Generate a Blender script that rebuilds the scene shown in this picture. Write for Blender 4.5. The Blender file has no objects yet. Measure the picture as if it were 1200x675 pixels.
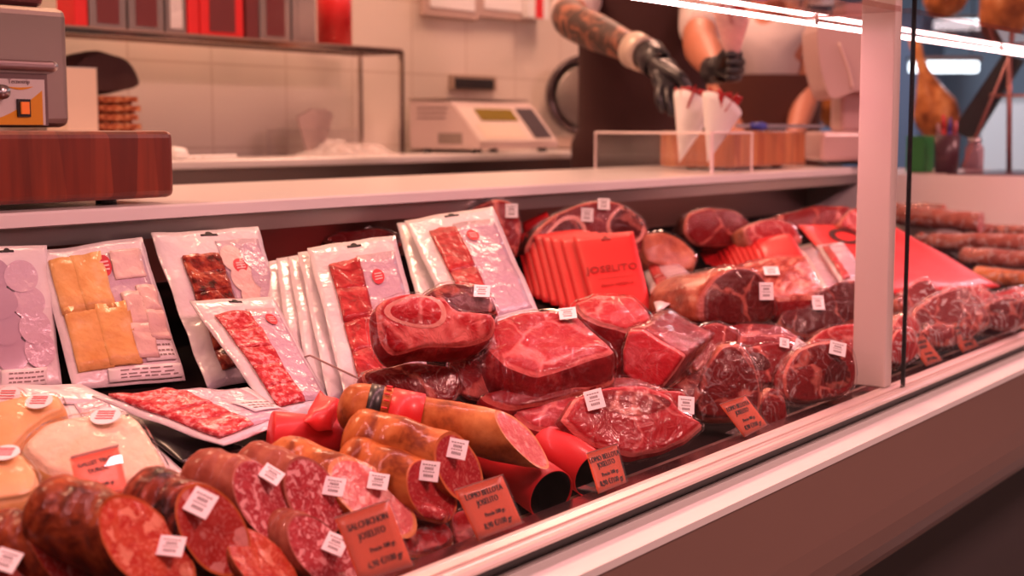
import bpy, bmesh, math, random
from mathutils import Vector as V, Matrix, noise
from mathutils.bvhtree import BVHTree
SC = bpy.context.scene
COL = SC.collection
rnd = random.Random(7)
# ------------------------------------------------------------------ camera
FPX, YAW, PITCH = 1667.0, math.radians(35.6), math.radians(6.33)
CAM = V((0, 0, 1.25))
HH = V((math.cos(YAW), math.sin(YAW), 0))
RR = V((math.sin(YAW), -math.cos(YAW), 0))
FF = HH * math.cos(PITCH) - V((0, 0, math.sin(PITCH)))
UU = HH * math.sin(PITCH) + V((0, 0, math.cos(PITCH)))
def ray(px, py): return FF + RR * ((px - 600) / FPX) - UU * ((py - 337.5) / FPX)
def at(px, py, d): return CAM + ray(px, py) * d
def atY(px, py, y): r = ray(px, py); return CAM + r * (y / r.y)
def atX(px, py, x): r = ray(px, py); return CAM + r * (x / r.x)
def atZ(px, py, z): r = ray(px, py); return CAM + r * ((z - CAM.z) / r.z)
DECK_Y, DECK_Z, DECK_S = 0.80, CAM.z - 0.44, 0.25
def deckz(y): return DECK_Z + DECK_S * (y - DECK_Y)
def on(px, py, h=0.0):
    r = ray(px, py)
    d = (DECK_Z + h - DECK_S * DECK_Y - CAM.z) / (r.z - DECK_S * r.y)
    return CAM + r * d
def on_plane(px, py, c, n):
    r = ray(px, py); return CAM + r * ((c - CAM).dot(n) / r.dot(n))
cam = bpy.data.cameras.new('camera'); cam.lens = 50.0; cam.sensor_width = 36; cam.clip_start = .05
co = bpy.data.objects.new('camera', cam); COL.objects.link(co)
co.location = CAM
co.matrix_world = Matrix((( RR.x, UU.x, -FF.x, CAM.x), (RR.y, UU.y, -FF.y, CAM.y), (RR.z, UU.z, -FF.z, CAM.z), (0, 0, 0, 1)))
cam.dof.use_dof = True; cam.dof.focus_distance = 1.70; cam.dof.aperture_fstop = 5.0
SC.camera = co

# ------------------------------------------------------------------ materials
MATS = {}
def nt(name):
    m = bpy.data.materials.new(name); m.use_nodes = True
    t = m.node_tree; b = t.nodes['Principled BSDF']
    MATS[name] = m
    return m, t, b
def rgba(c): return (c[0], c[1], c[2], 1)
def mat(name, col, rough=.5, metal=0, coat=0, emit=None, es=1, trans=0, spec=.5, bump=None, sub=0):
    m, t, b = nt(name)
    b.inputs['Base Color'].default_value = rgba(col)
    b.inputs['Roughness'].default_value = rough
    b.inputs['Metallic'].default_value = metal
    b.inputs['Coat Weight'].default_value = coat
    b.inputs['Coat Roughness'].default_value = .15
    b.inputs['Specular IOR Level'].default_value = spec
    b.inputs['Transmission Weight'].default_value = trans
    if emit: b.inputs['Emission Color'].default_value = rgba(emit); b.inputs['Emission Strength'].default_value = es
    if bump: add_bump(t, b, *bump)
    return m
def N(t, kind, **kw):
    n = t.nodes.new(kind)
    for k, v in kw.items():
        if k in n.inputs: n.inputs[k].default_value = v
        else: setattr(n, k, v)
    return n
def add_bump(t, b, scale, strength, dist=.003, coords='Object', detail=3, distort=0):
    tc = N(t, 'ShaderNodeTexCoord'); no = N(t, 'ShaderNodeTexNoise', Scale=scale, Detail=detail, Distortion=distort)
    bu = N(t, 'ShaderNodeBump', Strength=strength, Distance=dist)
    t.links.new(tc.outputs[coords], no.inputs['Vector']); t.links.new(no.outputs['Fac'], bu.inputs['Height'])
    t.links.new(bu.outputs['Normal'], b.inputs['Normal']); t.links.new(bu.outputs['Normal'], b.inputs['Coat Normal'])
def ramp(t, fac, stops, interp='LINEAR'):
    r = N(t, 'ShaderNodeValToRGB'); e = r.color_ramp.elements; r.color_ramp.interpolation = interp
    while len(e) < len(stops): e.new(.5)
    for i, (p, c) in enumerate(stops):
        e[i].position = p; e[i].color = rgba(c) if not isinstance(c, (int, float)) else (c, c, c, 1)
    t.links.new(fac, r.inputs['Fac']); return r.outputs['Color']
def mixc(t, fac, a, b):
    m = N(t, 'ShaderNodeMix', data_type='RGBA')
    L = t.links
    (L.new(fac, m.inputs[0]) if not isinstance(fac, (int, float)) else setattr(m.inputs[0], 'default_value', fac))
    for i, x in ((6, a), (7, b)):
        if isinstance(x, tuple): m.inputs[i].default_value = rgba(x)
        else: L.new(x, m.inputs[i])
    return m.outputs[2]
def math_(t, op, a, b=None):
    n = N(t, 'ShaderNodeMath', operation=op)
    for i, x in ((0, a), (1, b)):
        if x is None: continue
        if isinstance(x, (int, float)): n.inputs[i].default_value = x
        else: t.links.new(x, n.inputs[i])
    return n.outputs[0]
def wet(b, rough=.38, coat=.75, cr=.12):
    coat *= .35; cr = .07; b.inputs['Specular IOR Level'].default_value = .14
    b.inputs['Roughness'].default_value = rough; b.inputs['Coat Weight'].default_value = coat
    b.inputs['Coat Roughness'].default_value = cr
def warped(t, vec, scale, amt):
    no = N(t, 'ShaderNodeTexNoise', Scale=scale, Detail=2)
    t.links.new(vec, no.inputs['Vector'])
    s = N(t, 'ShaderNodeVectorMath', operation='SUBTRACT'); s.inputs[1].default_value = (.5, .5, .5)
    t.links.new(no.outputs['Color'], s.inputs[0])
    k = N(t, 'ShaderNodeVectorMath', operation='SCALE'); k.inputs['Scale'].default_value = amt
    t.links.new(s.outputs[0], k.inputs[0])
    a = N(t, 'ShaderNodeVectorMath', operation='ADD'); t.links.new(vec, a.inputs[0]); t.links.new(k.outputs[0], a.inputs[1])
    return a.outputs[0]
def meat_cut(name, lean, lean2, fat, scale=13, seam=.05, marb=.35, rim=.93, coat=.5):
    m, t, b = nt(name)
    a = N(t, 'ShaderNodeAttribute', attribute_name='cut'); r = N(t, 'ShaderNodeAttribute', attribute_name='rim')
    w = warped(t, a.outputs['Vector'], 28, .035)
    ve = N(t, 'ShaderNodeTexVoronoi', feature='DISTANCE_TO_EDGE', Scale=scale); t.links.new(w, ve.inputs['Vector'])
    vc = N(t, 'ShaderNodeTexVoronoi', feature='F1', Scale=scale); t.links.new(w, vc.inputs['Vector'])
    sx = N(t, 'ShaderNodeSeparateColor'); t.links.new(vc.outputs['Color'], sx.inputs[0])
    base = mixc(t, sx.outputs[0], lean, lean2)
    n1 = N(t, 'ShaderNodeTexNoise', Scale=150, Detail=5, Roughness=.65); t.links.new(w, n1.inputs['Vector'])
    base = mixc(t, math_(t, 'MULTIPLY', ramp(t, n1.outputs['Fac'], [(.5, 0.), (.72, 1.)]), marb), base, fat)
    n2 = N(t, 'ShaderNodeTexNoise', Scale=35, Detail=3); t.links.new(a.outputs['Vector'], n2.inputs['Vector'])
    se = math_(t, 'ADD', ve.outputs['Distance'], math_(t, 'MULTIPLY', math_(t, 'SUBTRACT', n2.outputs['Fac'], .5), .16))
    base = mixc(t, ramp(t, se, [(0, .85), (seam, 0.)]), base, fat)
    rr = math_(t, 'ADD', r.outputs['Fac'], math_(t, 'MULTIPLY', math_(t, 'SUBTRACT', n2.outputs['Fac'], .5), .22))
    base = mixc(t, ramp(t, rr, [(rim - .03, 0.), (rim + .03, .9)]), base, fat)
    t.links.new(base, b.inputs['Base Color']); wet(b, .4, coat); add_bump(t, b, 45, .55, .006, distort=1.2)
    b.inputs['Subsurface Weight'].default_value = 0
    return m
def sausage_cut(name, meat, meat2, fat, scale=75, fatamt=.5, rim=.95, rimc=(.3, .06, .02)):
    m, t, b = nt(name)
    a = N(t, 'ShaderNodeAttribute', attribute_name='cut'); r = N(t, 'ShaderNodeAttribute', attribute_name='rim')
    w = warped(t, a.outputs['Vector'], 60, .02)
    v = N(t, 'ShaderNodeTexVoronoi', feature='F1', Scale=scale); t.links.new(w, v.inputs['Vector'])
    s = N(t, 'ShaderNodeSeparateColor'); t.links.new(v.outputs['Color'], s.inputs[0])
    base = mixc(t, s.outputs[1], meat, meat2)
    fm = ramp(t, math_(t, 'SUBTRACT', s.outputs[0], math_(t, 'MULTIPLY', v.outputs['Distance'], .35)), [(1 - fatamt - .12, 0.), (1 - fatamt, 1.)])
    base = mixc(t, fm, base, fat)
    n2 = N(t, 'ShaderNodeTexNoise', Scale=260, Detail=3); t.links.new(w, n2.inputs['Vector'])
    base = mixc(t, math_(t, 'MULTIPLY', ramp(t, n2.outputs['Fac'], [(.52, 0.), (.66, 1.)]), .6), base, fat)
    base = mixc(t, ramp(t, r.outputs['Fac'], [(rim - .02, 0.), (rim + .02, 1.)]), base, rimc)
    t.links.new(base, b.inputs['Base Color']); wet(b, .42, .6); add_bump(t, b, 90, .5, .003)
    return m
def mottled(name, stops, scale=25, rough=.5, coat=0, detail=5, bump=(60, .4, .003), stretch=None, distort=0, metal=0):
    m, t, b = nt(name)
    tc = N(t, 'ShaderNodeTexCoord'); vec = tc.outputs['Object']
    if stretch:
        mp = N(t, 'ShaderNodeMapping'); mp.inputs['Scale'].default_value = stretch
        t.links.new(vec, mp.inputs['Vector']); vec = mp.outputs[0]
    no = N(t, 'ShaderNodeTexNoise', Scale=scale, Detail=detail, Roughness=.6, Distortion=distort); t.links.new(vec, no.inputs['Vector'])
    t.links.new(ramp(t, no.outputs['Fac'], stops), b.inputs['Base Color'])
    wet(b, rough, coat); b.inputs['Metallic'].default_value = metal
    if bump: add_bump(t, b, *bump)
    return m
def film(name, tint=(1, .96, .96), base=.05, streak=.4, scale=22, rough=.08, bump=.8, white=.5):
    m, t, b = nt(name); t.nodes.remove(b)
    out = t.nodes['Material Output']
    tc = N(t, 'ShaderNodeTexCoord')
    w = warped(t, tc.outputs['Object'], 12, .06)
    no = N(t, 'ShaderNodeTexNoise', Scale=scale, Detail=3, Distortion=1.5); t.links.new(w, no.inputs['Vector'])
    rid = math_(t, 'ABSOLUTE', math_(t, 'SUBTRACT', no.outputs['Fac'], .5))
    st = ramp(t, rid, [(0, 1.), (.022, 0.)])  # white lines paint whitened folds and their bright glints into the film
    bu = N(t, 'ShaderNodeBump', Strength=bump, Distance=.006); t.links.new(no.outputs['Fac'], bu.inputs['Height'])
    gl = N(t, 'ShaderNodeBsdfGlossy', Roughness=rough); t.links.new(bu.outputs[0], gl.inputs['Normal'])
    df = N(t, 'ShaderNodeBsdfDiffuse'); df.inputs['Color'].default_value = rgba(tint)
    tr = N(t, 'ShaderNodeBsdfTransparent'); tr.inputs['Color'].default_value = rgba(tint)
    fr = N(t, 'ShaderNodeFresnel', IOR=1.24); t.links.new(bu.outputs[0], fr.inputs['Normal'])
    ge = N(t, 'ShaderNodeNewGeometry'); fo = math_(t, 'MULTIPLY', fr.outputs[0], math_(t, 'SUBTRACT', 1.0, ge.outputs['Backfacing']))
    m1 = N(t, 'ShaderNodeMixShader'); t.links.new(fo, m1.inputs[0]); t.links.new(tr.outputs[0], m1.inputs[1]); t.links.new(gl.outputs[0], m1.inputs[2])
    m2 = N(t, 'ShaderNodeMixShader')
    f = math_(t, 'ADD', math_(t, 'MULTIPLY', math_(t, 'MULTIPLY', st, streak), white), base)
    t.links.new(f, m2.inputs[0]); t.links.new(m1.outputs[0], m2.inputs[1]); t.links.new(df.outputs[0], m2.inputs[2])
    t.links.new(m2.outputs[0], out.inputs['Surface'])
    return m
def clear(name, tint=(1, 1, 1), ior=1.35, haze=0.0, hcol=(1, 1, 1)):
    m, t, b = nt(name); t.nodes.remove(b); out = t.nodes['Material Output']
    gl = N(t, 'ShaderNodeBsdfGlossy', Roughness=.0); tr = N(t, 'ShaderNodeBsdfTransparent'); tr.inputs['Color'].default_value = rgba(tint)
    fr = N(t, 'ShaderNodeFresnel', IOR=ior)
    ge = N(t, 'ShaderNodeNewGeometry'); fo = math_(t, 'MULTIPLY', fr.outputs[0], math_(t, 'SUBTRACT', 1.0, ge.outputs['Backfacing']))
    m1 = N(t, 'ShaderNodeMixShader'); t.links.new(fo, m1.inputs[0]); t.links.new(tr.outputs[0], m1.inputs[1]); t.links.new(gl.outputs[0], m1.inputs[2])
    s = m1.outputs[0]
    if haze:
        df = N(t, 'ShaderNodeBsdfDiffuse'); df.inputs['Color'].default_value = rgba(hcol)
        m2 = N(t, 'ShaderNodeMixShader'); m2.inputs[0].default_value = haze
        t.links.new(s, m2.inputs[1]); t.links.new(df.outputs[0], m2.inputs[2]); s = m2.outputs[0]
    t.links.new(s, out.inputs['Surface'])
    return m

# lean meats, sausages
CUT_RED = meat_cut('ham cut bright', (.40, .014, .022), (.30, .009, .014), (.66, .17, .155), 12, .045, .2)
CUT_RING = meat_cut('ham cut ringed', (.38, .014, .020), (.28, .010, .014), (.68, .20, .17), 8, .06, .2)
CUT_DEEP = meat_cut('ham cut deep', (.21, .007, .010), (.14, .005, .006), (.55, .16, .125), 11, .04, .12)
CUT_DARK = meat_cut('ham cut dark', (.10, .006, .007), (.065, .004, .0045), (.36, .095, .07), 9, .03, .1)
CUT_PINK = meat_cut('ham cut rose', (.45, .025, .03), (.37, .017, .022), (.74, .27, .24), 14, .055, .38)
RIND = mottled('ham rind', [(.3, (.10, .016, .010)), (.5, (.28, .05, .026)), (.7, (.55, .18, .10))], 22, .45, .6)
RIND_RED = mottled('meat side', [(.3, (.11, .005, .007)), (.55, (.24, .013, .016)), (.74, (.5, .13, .11))], 26, .42, .7, bump=(45, .5, .005))
RIND_DARK = mottled('dark crust', [(.3, (.025, .01, .008)), (.55, (.09, .018, .014)), (.75, (.2, .06, .035))], 30, .5, .5)
RIND_FAT = mottled('fat side', [(.3, (.26, .05, .03)), (.52, (.50, .17, .10)), (.75, (.74, .40, .29))], 24, .45, .5)
CUT_SALCH = sausage_cut('salchichon cut', (.34, .025, .035), (.46, .05, .06), (.74, .33, .33), 165, .34, .94, (.42, .12, .09))
CUT_CHOR = sausage_cut('chorizo cut', (.46, .025, .014), (.56, .075, .03), (.74, .25, .16), 88, .3, .95, (.45, .08, .02))
CUT_CHOR2 = sausage_cut('chorizo cut dark', (.34, .018, .014), (.44, .045, .035), (.60, .22, .20), 72, .34, .94, (.5, .11, .03))
CUT_LOMO = sausage_cut('lomo cut', (.36, .02, .028), (.44, .035, .04), (.6, .18, .16), 150, .15, .93, (.62, .17, .06))
CUT_LOMO_P = sausage_cut('lomo cut pale', (.60, .10, .10), (.68, .15, .14), (.78, .30, .26), 120, .22, .9, (.72, .27, .11))
SKIN_CHOR = mottled('chorizo casing', [(.32, (.035, .010, .005)), (.48, (.20, .036, .011)), (.68, (.42, .10, .028))], 42, .42, .7, bump=(70, .7, .004), distort=.6)
SKIN_CHOR_D = mottled('chorizo casing ridged', [(.38, (.018, .005, .004)), (.5, (.15, .02, .009)), (.66, (.36, .07, .03))], 26, .42, .7, stretch=(.8, 2.2, 1), bump=(50, .8, .006), distort=.8)
SKIN_SALCH = mottled('salchichon casing', [(.3, (.17, .032, .018)), (.5, (.27, .06, .032)), (.7, (.40, .13, .075))], 34, .5, .4)
SKIN_LOMO = mottled('lomo casing', [(.36, (.20, .038, .007)), (.47, (.46, .13, .028)), (.66, (.64, .24, .065))], 22, .4, .7, distort=.5)
FILM = film('vacuum film', base=.0, streak=.5, white=.10, scale=26)
FILM_LOOSE = film('loose vacuum film', base=.006, streak=.8, scale=24, white=.2, bump=1.0)
FILM_BAG = film('creased bag film', base=.03, streak=1.0, scale=20, white=.45, bump=1.2)
CLEARBAG = film('clear bag', base=.16, streak=.8, scale=30, white=.6)
GLASS = clear('counter glass', (.985, .975, .975), 1.2)
SHELFGLASS = clear('canopy glass', (.93, .80, .79), 1.5, .04, (.5, .2, .17))  # red-brown tint and haze paint in the reflection of the meat
ACRYLIC = clear('acrylic', (.97, .96, .96), 1.42, .03)
ACRYLIC_E = mat('acrylic edge', (.95, .8, .8), .15, 0, .5)
WHITE = mat('white worktop', (.80, .76, .75), .28, 0, .3)
PAPERW = mat('white paper', (.84, .82, .83), .6)
PACKW = mat('pack white', (.76, .71, .74), .35, 0, .6, bump=(26, .7, .008))
LILAC = mat('pack window lilac', (.60, .45, .55), .3, 0, .8, bump=(55, .9, .005))
GREYPK = mat('pack grey tray', (.34, .28, .31), .35, 0, .6)
RED = mat('red card', (.72, .018, .022), .5, 0, .15)
REDSHINY = mat('red glossy', (.70, .02, .022), .45, 0, .2)
REDDARK = mat('embossed red', (.30, .01, .012), .5)
OVALD = mat('oval dark', (.05, .006, .007), .5)
ORANGE = mat('price card orange', (1.0, .16, .055), .45, 0, .3)
_t = ORANGE.node_tree; _tr = N(_t, 'ShaderNodeBsdfTranslucent'); _tr.inputs['Color'].default_value = (1, .24, .11, 1); _mx = N(_t, 'ShaderNodeMixShader'); _mx.inputs[0].default_value = .2
_t.links.new(_t.nodes['Principled BSDF'].outputs[0], _mx.inputs[1]); _t.links.new(_tr.outputs[0], _mx.inputs[2]); _t.links.new(_mx.outputs[0], _t.nodes['Material Output'].inputs['Surface'])
INK = mat('ink', (.05, .012, .01), .6)
INKP = mat('ink pale', (.25, .2, .2), .6)
INKRED = mat('sticker red', (.62, .04, .06), .5)
BLACK = mat('black plastic', (.012, .010, .011), .4, 0, .3)
DARK = mat('dark void', (.012, .008, .008), .7)
STEEL = mat('stainless', (.55, .52, .52), .28, 1, bump=(6, .05, .002))
STEEL_D = mat('stainless dark', (.30, .26, .25), .35, 1)
ALU = mat('anodised rail', (.80, .66, .63), .32, .45)
EMIT = mat('led tube', (1, 1, 1), .5, emit=(1, .62, .60), es=14)
LAMPW = mat('hall lamp', (1, 1, 1), .5, emit=(.80, .92, 1.0), es=4)

# ------------------------------------------------------------------ mesh helpers
def link_mesh(name, verts, faces, mats, root=None, idx=None, smooth=True, attrs=None, origin=None):
    """one mesh object; verts in world space, stored relative to its parent thing (or to origin)"""
    me = bpy.data.meshes.new(name)
    if root is not None: o0 = WORLD[root.name]
    elif origin is not None: o0 = V(origin)
    else:
        lo = [min(v[i] for v in verts) for i in range(3)]; hi = [max(v[i] for v in verts) for i in range(3)]
        o0 = V(((lo[0] + hi[0]) / 2, (lo[1] + hi[1]) / 2, lo[2]))
    me.from_pydata([tuple(V(v) - o0) for v in verts], [], faces)
    for m in (mats if isinstance(mats, (list, tuple)) else [mats]): me.materials.append(m)
    if idx is not None: me.polygons.foreach_set('material_index', idx)
    me.polygons.foreach_set('use_smooth', [smooth] * len(me.polygons))
    if attrs:
        for k, vals in attrs.items():
            if isinstance(vals[0], (int, float)):
                at_ = me.attributes.new(k, 'FLOAT', 'POINT'); at_.data.foreach_set('value', vals)
            else:
                at_ = me.attributes.new(k, 'FLOAT_VECTOR', 'POINT'); at_.data.foreach_set('vector', [c for v in vals for c in v])
    bm = bmesh.new(); bm.from_mesh(me); bmesh.ops.recalc_face_normals(bm, faces=bm.faces); bm.to_mesh(me); bm.free()
    me.update()
    o = bpy.data.objects.new(name, me); COL.objects.link(o)
    if root is not None: o.parent = root
    else: o.location = o0
    WORLD[o.name] = o0
    return o
WORLD = {}
def tag(o, label, cat, group=None, kind=None):
    if kind: o['kind'] = kind
    if label: o['label'] = label
    if cat: o['category'] = cat
    if group: o['group'] = group
    return o
def thing(name, loc, label, cat, group=None, kind=None):
    o = bpy.data.objects.new(name, None); COL.objects.link(o); o.location = loc; o.empty_display_size = .05
    WORLD[o.name] = V(loc)
    return tag(o, label, cat, group, kind)
def structure(o): o['kind'] = 'structure'; return o
class MB:
    """collects shapes into one mesh"""
    def __init__(s): s.v = []; s.f = []; s.i = []
    def add(s, vs, fs, mi=0):
        b = len(s.v); s.v += [V(v) for v in vs]; s.f += [tuple(b + k for k in f) for f in fs]; s.i += [mi] * len(fs); return s
    def box(s, lo, hi, mi=0, bev=0.0, M=None):
        lo, hi = V(lo), V(hi)
        if bev <= 0:
            vs = [V((x, y, z)) for x in (lo.x, hi.x) for y in (lo.y, hi.y) for z in (lo.z, hi.z)]
            fs = [(0, 1, 3, 2), (4, 6, 7, 5), (0, 4, 5, 1), (2, 3, 7, 6), (0, 2, 6, 4), (1, 5, 7, 3)]
        else:
            bm = bmesh.new(); bmesh.ops.create_cube(bm, size=1)
            sz = hi - lo
            for v in bm.verts: v.co = V((v.co.x * sz.x, v.co.y * sz.y, v.co.z * sz.z)) + (lo + hi) / 2
            bmesh.ops.bevel(bm, geom=bm.edges[:], offset=min(bev, min(sz) * .45), segments=3, affect='EDGES', profile=.5)
            bm.verts.index_update()
            vs = [v.co.copy() for v in bm.verts]; fs = [tuple(v.index for v in f.verts) for f in bm.faces]; bm.free()
        if M is not None: vs = [M @ v for v in vs]
        return s.add(vs, fs, mi)
    def tube(s, pts, r, n=10, mi=0, cap=True, close=False):
        pts = [V(p) for p in pts]; rs = r if isinstance(r, (list, tuple)) else [r] * len(pts)
        b = len(s.v); up = None
        for k, p in enumerate(pts):
            tdir = (pts[min(k + 1, len(pts) - 1)] - pts[max(k - 1, 0)]).normalized()
            if up is None:
                up = tdir.orthogonal().normalized()
            else:
                up = (up - tdir * up.dot(tdir)); up = up.normalized() if up.length > 1e-6 else tdir.orthogonal().normalized()
            q = tdir.cross(up)
            for j in range(n):
                a = 2 * math.pi * j / n; s.v.append(p + (up * math.cos(a) + q * math.sin(a)) * rs[k])
        for k in range(len(pts) - 1):
            for j in range(n):
                s.f.append((b + k * n + j, b + k * n + (j + 1) % n, b + (k + 1) * n + (j + 1) % n, b + (k + 1) * n + j)); s.i.append(mi)
        if cap:
            s.f.append(tuple(b + j for j in range(n))); s.i.append(mi)
            s.f.append(tuple(b + (len(pts) - 1) * n + j for j in reversed(range(n)))); s.i.append(mi)
        return s
    def lathe(s, prof, c, axis=V((0, 0, 1)), n=24, mi=0):
        c = V(c); axis = V(axis).normalized(); e1 = axis.orthogonal().normalized(); e2 = axis.cross(e1); b = len(s.v)
        for r, h in prof:
            for j in range(n):
                a = 2 * math.pi * j / n; s.v.append(c + axis * h + (e1 * math.cos(a) + e2 * math.sin(a)) * max(r, 1e-5))
        for k in range(len(prof) - 1):
            for j in range(n):
                s.f.append((b + k * n + j, b + k * n + (j + 1) % n, b + (k + 1) * n + (j + 1) % n, b + (k + 1) * n + j)); s.i.append(mi)
        return s
    def prism(s, poly, off, mi=0):
        """poly: planar 3-D loop, off: extrusion vector"""
        n = len(poly); off = V(off)
        vs = [V(p) for p in poly] + [V(p) + off for p in poly]
        fs = [tuple(range(n)), tuple(reversed(range(n, 2 * n)))] + [(j, (j + 1) % n, n + (j + 1) % n, n + j) for j in range(n)]
        return s.add(vs, fs, mi)
    def build(s, name, mats, root=None, smooth=False, origin=None):
        o = link_mesh(name, s.v, s.f, mats, root, s.i, smooth, origin=origin); return o
def bx(name, lo, hi, m, root=None, bev=.0, M=None, smooth=False): return MB().box(lo, hi, 0, bev, M).build(name, m, root, smooth)
def frame_m(c, x, z):
    """matrix with origin c, x axis, z (normal) axis"""
    x = V(x).normalized(); z = V(z); z = (z - x * z.dot(x)).normalized(); y = z.cross(x)
    return Matrix(((x.x, y.x, z.x, c[0]), (x.y, y.y, z.y, c[1]), (x.z, y.z, z.z, c[2]), (0, 0, 0, 1)))
def text(body, size, c, x, z, m, root, name='lettering', align='CENTER', depth=.0004):
    cu = bpy.data.curves.new('txt', 'FONT'); cu.body = body; cu.size = size; cu.align_x = align; cu.align_y = 'CENTER'; cu.extrude = depth
    cu.resolution_u = 2
    o = bpy.data.objects.new('txt', cu); COL.objects.link(o)
    bpy.context.view_layer.update()
    me = o.evaluated_get(bpy.context.evaluated_depsgraph_get()).to_mesh()
    M = frame_m(c, x, z)
    vs = [M @ v.co for v in me.vertices]; fs = [tuple(p.vertices) for p in me.polygons]
    o.to_mesh_clear(); bpy.data.objects.remove(o); bpy.data.curves.remove(cu)
    return link_mesh(name, vs, fs, m, root, smooth=False)
def catmull(pts, n, closed=True, ten=.5):
    k = len(pts); segs = []; tot = 0
    seg = []
    for i in range(k):
        p0, p1, p2, p3 = pts[i - 1], pts[i], pts[(i + 1) % k], pts[(i + 2) % k]
        for j in range(10):
            t = j / 10; t2 = t * t; t3 = t2 * t
            m1 = (p2 - p0) * ten * .62; m2 = (p3 - p1) * ten * .62
            seg.append(p1 * (2 * t3 - 3 * t2 + 1) + m1 * (t3 - 2 * t2 + t) + p2 * (-2 * t3 + 3 * t2) + m2 * (t3 - t2))
    L = [0]
    for i in range(len(seg)): L.append(L[-1] + (seg[(i + 1) % len(seg)] - seg[i]).length)
    out = []; i = 0
    for q in range(n):
        s = L[-1] * q / n
        while L[i + 1] < s: i += 1
        f = (s - L[i]) / max(1e-9, L[i + 1] - L[i]); out.append(seg[i].lerp(seg[(i + 1) % len(seg)], f))
    return out
BV = {}
def bvh_of(o):
    if o.name not in BV:
        w = WORLD[o.name]
        BV[o.name] = BVHTree.FromPolygons([v.co + w for v in o.data.vertices], [tuple(p.vertices) for p in o.data.polygons])
    return BV[o.name]
def hit(o, px, py):
    r = ray(px, py).normalized(); loc, nor, i, d = bvh_of(o).ray_cast(CAM, r)
    if loc is None:
        loc, nor, i, d = bvh_of(o).find_nearest(at(px, py, (WORLD[o.name] - CAM).dot(FF)))
    if nor.dot(r) > 0: nor = -nor
    return loc, nor
def sticker(root, o, px, py, w=.020, h=.024, ang=0):
    """white price sticker with printed bars, stuck on mesh o under that point"""
    loc, nor = hit(o, px, py)
    for dx, dy in ((7, 0), (-7, 0), (0, 7), (0, -7)):
        l2, n2 = hit(o, px + dx, py + dy); nor = nor + n2 * .5
    nor.normalize()
    x = (RR * math.cos(ang) - UU * math.sin(ang)); M = frame_m(loc + nor * .0068, x, nor)
    s = bx('price_sticker', (-w / 2, -h / 2, -.0012), (w / 2, h / 2, 0), PAPERW, root, M=M)
    m = MB()
    for yy, hh, wd in ((.30, .06, .7), (.12, .13, .45), (-.05, .05, .6), (-.24, .13, .5)):
        for q in range(5):
            a = -wd / 2 + wd * q / 5
            m.box((a * w, (yy - hh / 2) * h, 0), ((a + wd / 5 * .7) * w, (yy + hh / 2) * h, .0003), M=M)
    b = m.build('sticker_print', INKP, None); reparent(b, s)
    return s
def reparent(o, p):
    """make o (already built in world space) a child of mesh/empty p"""
    for v in o.data.vertices: v.co += WORLD[o.name] - WORLD[p.name]
    o.location = (0, 0, 0); o.parent = p; WORLD[o.name] = WORLD[p.name].copy()
def nvec(p, f, seed): return noise.noise_vector(V((p.x * f + seed * 3.7, p.y * f - seed, p.z * f + seed * 1.3)))
LEDP = 15; EXPO = -0.12
CEIL_LAMPS = [(.6, 2.45, 40, (1, .54, .35)), (2.6, 2.45, 40, (1, .54, .35)), (4.6, 2.45, 40, (1, .52, .36)), (1.6, -1.0, 82, (1, .49, .45)), (4.6, -1.0, 75, (1, .49, .45)), (9.3, 1.5, 55, (.75, .88, 1)), (9.3, 4.0, 60, (.75, .88, 1))]
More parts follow.
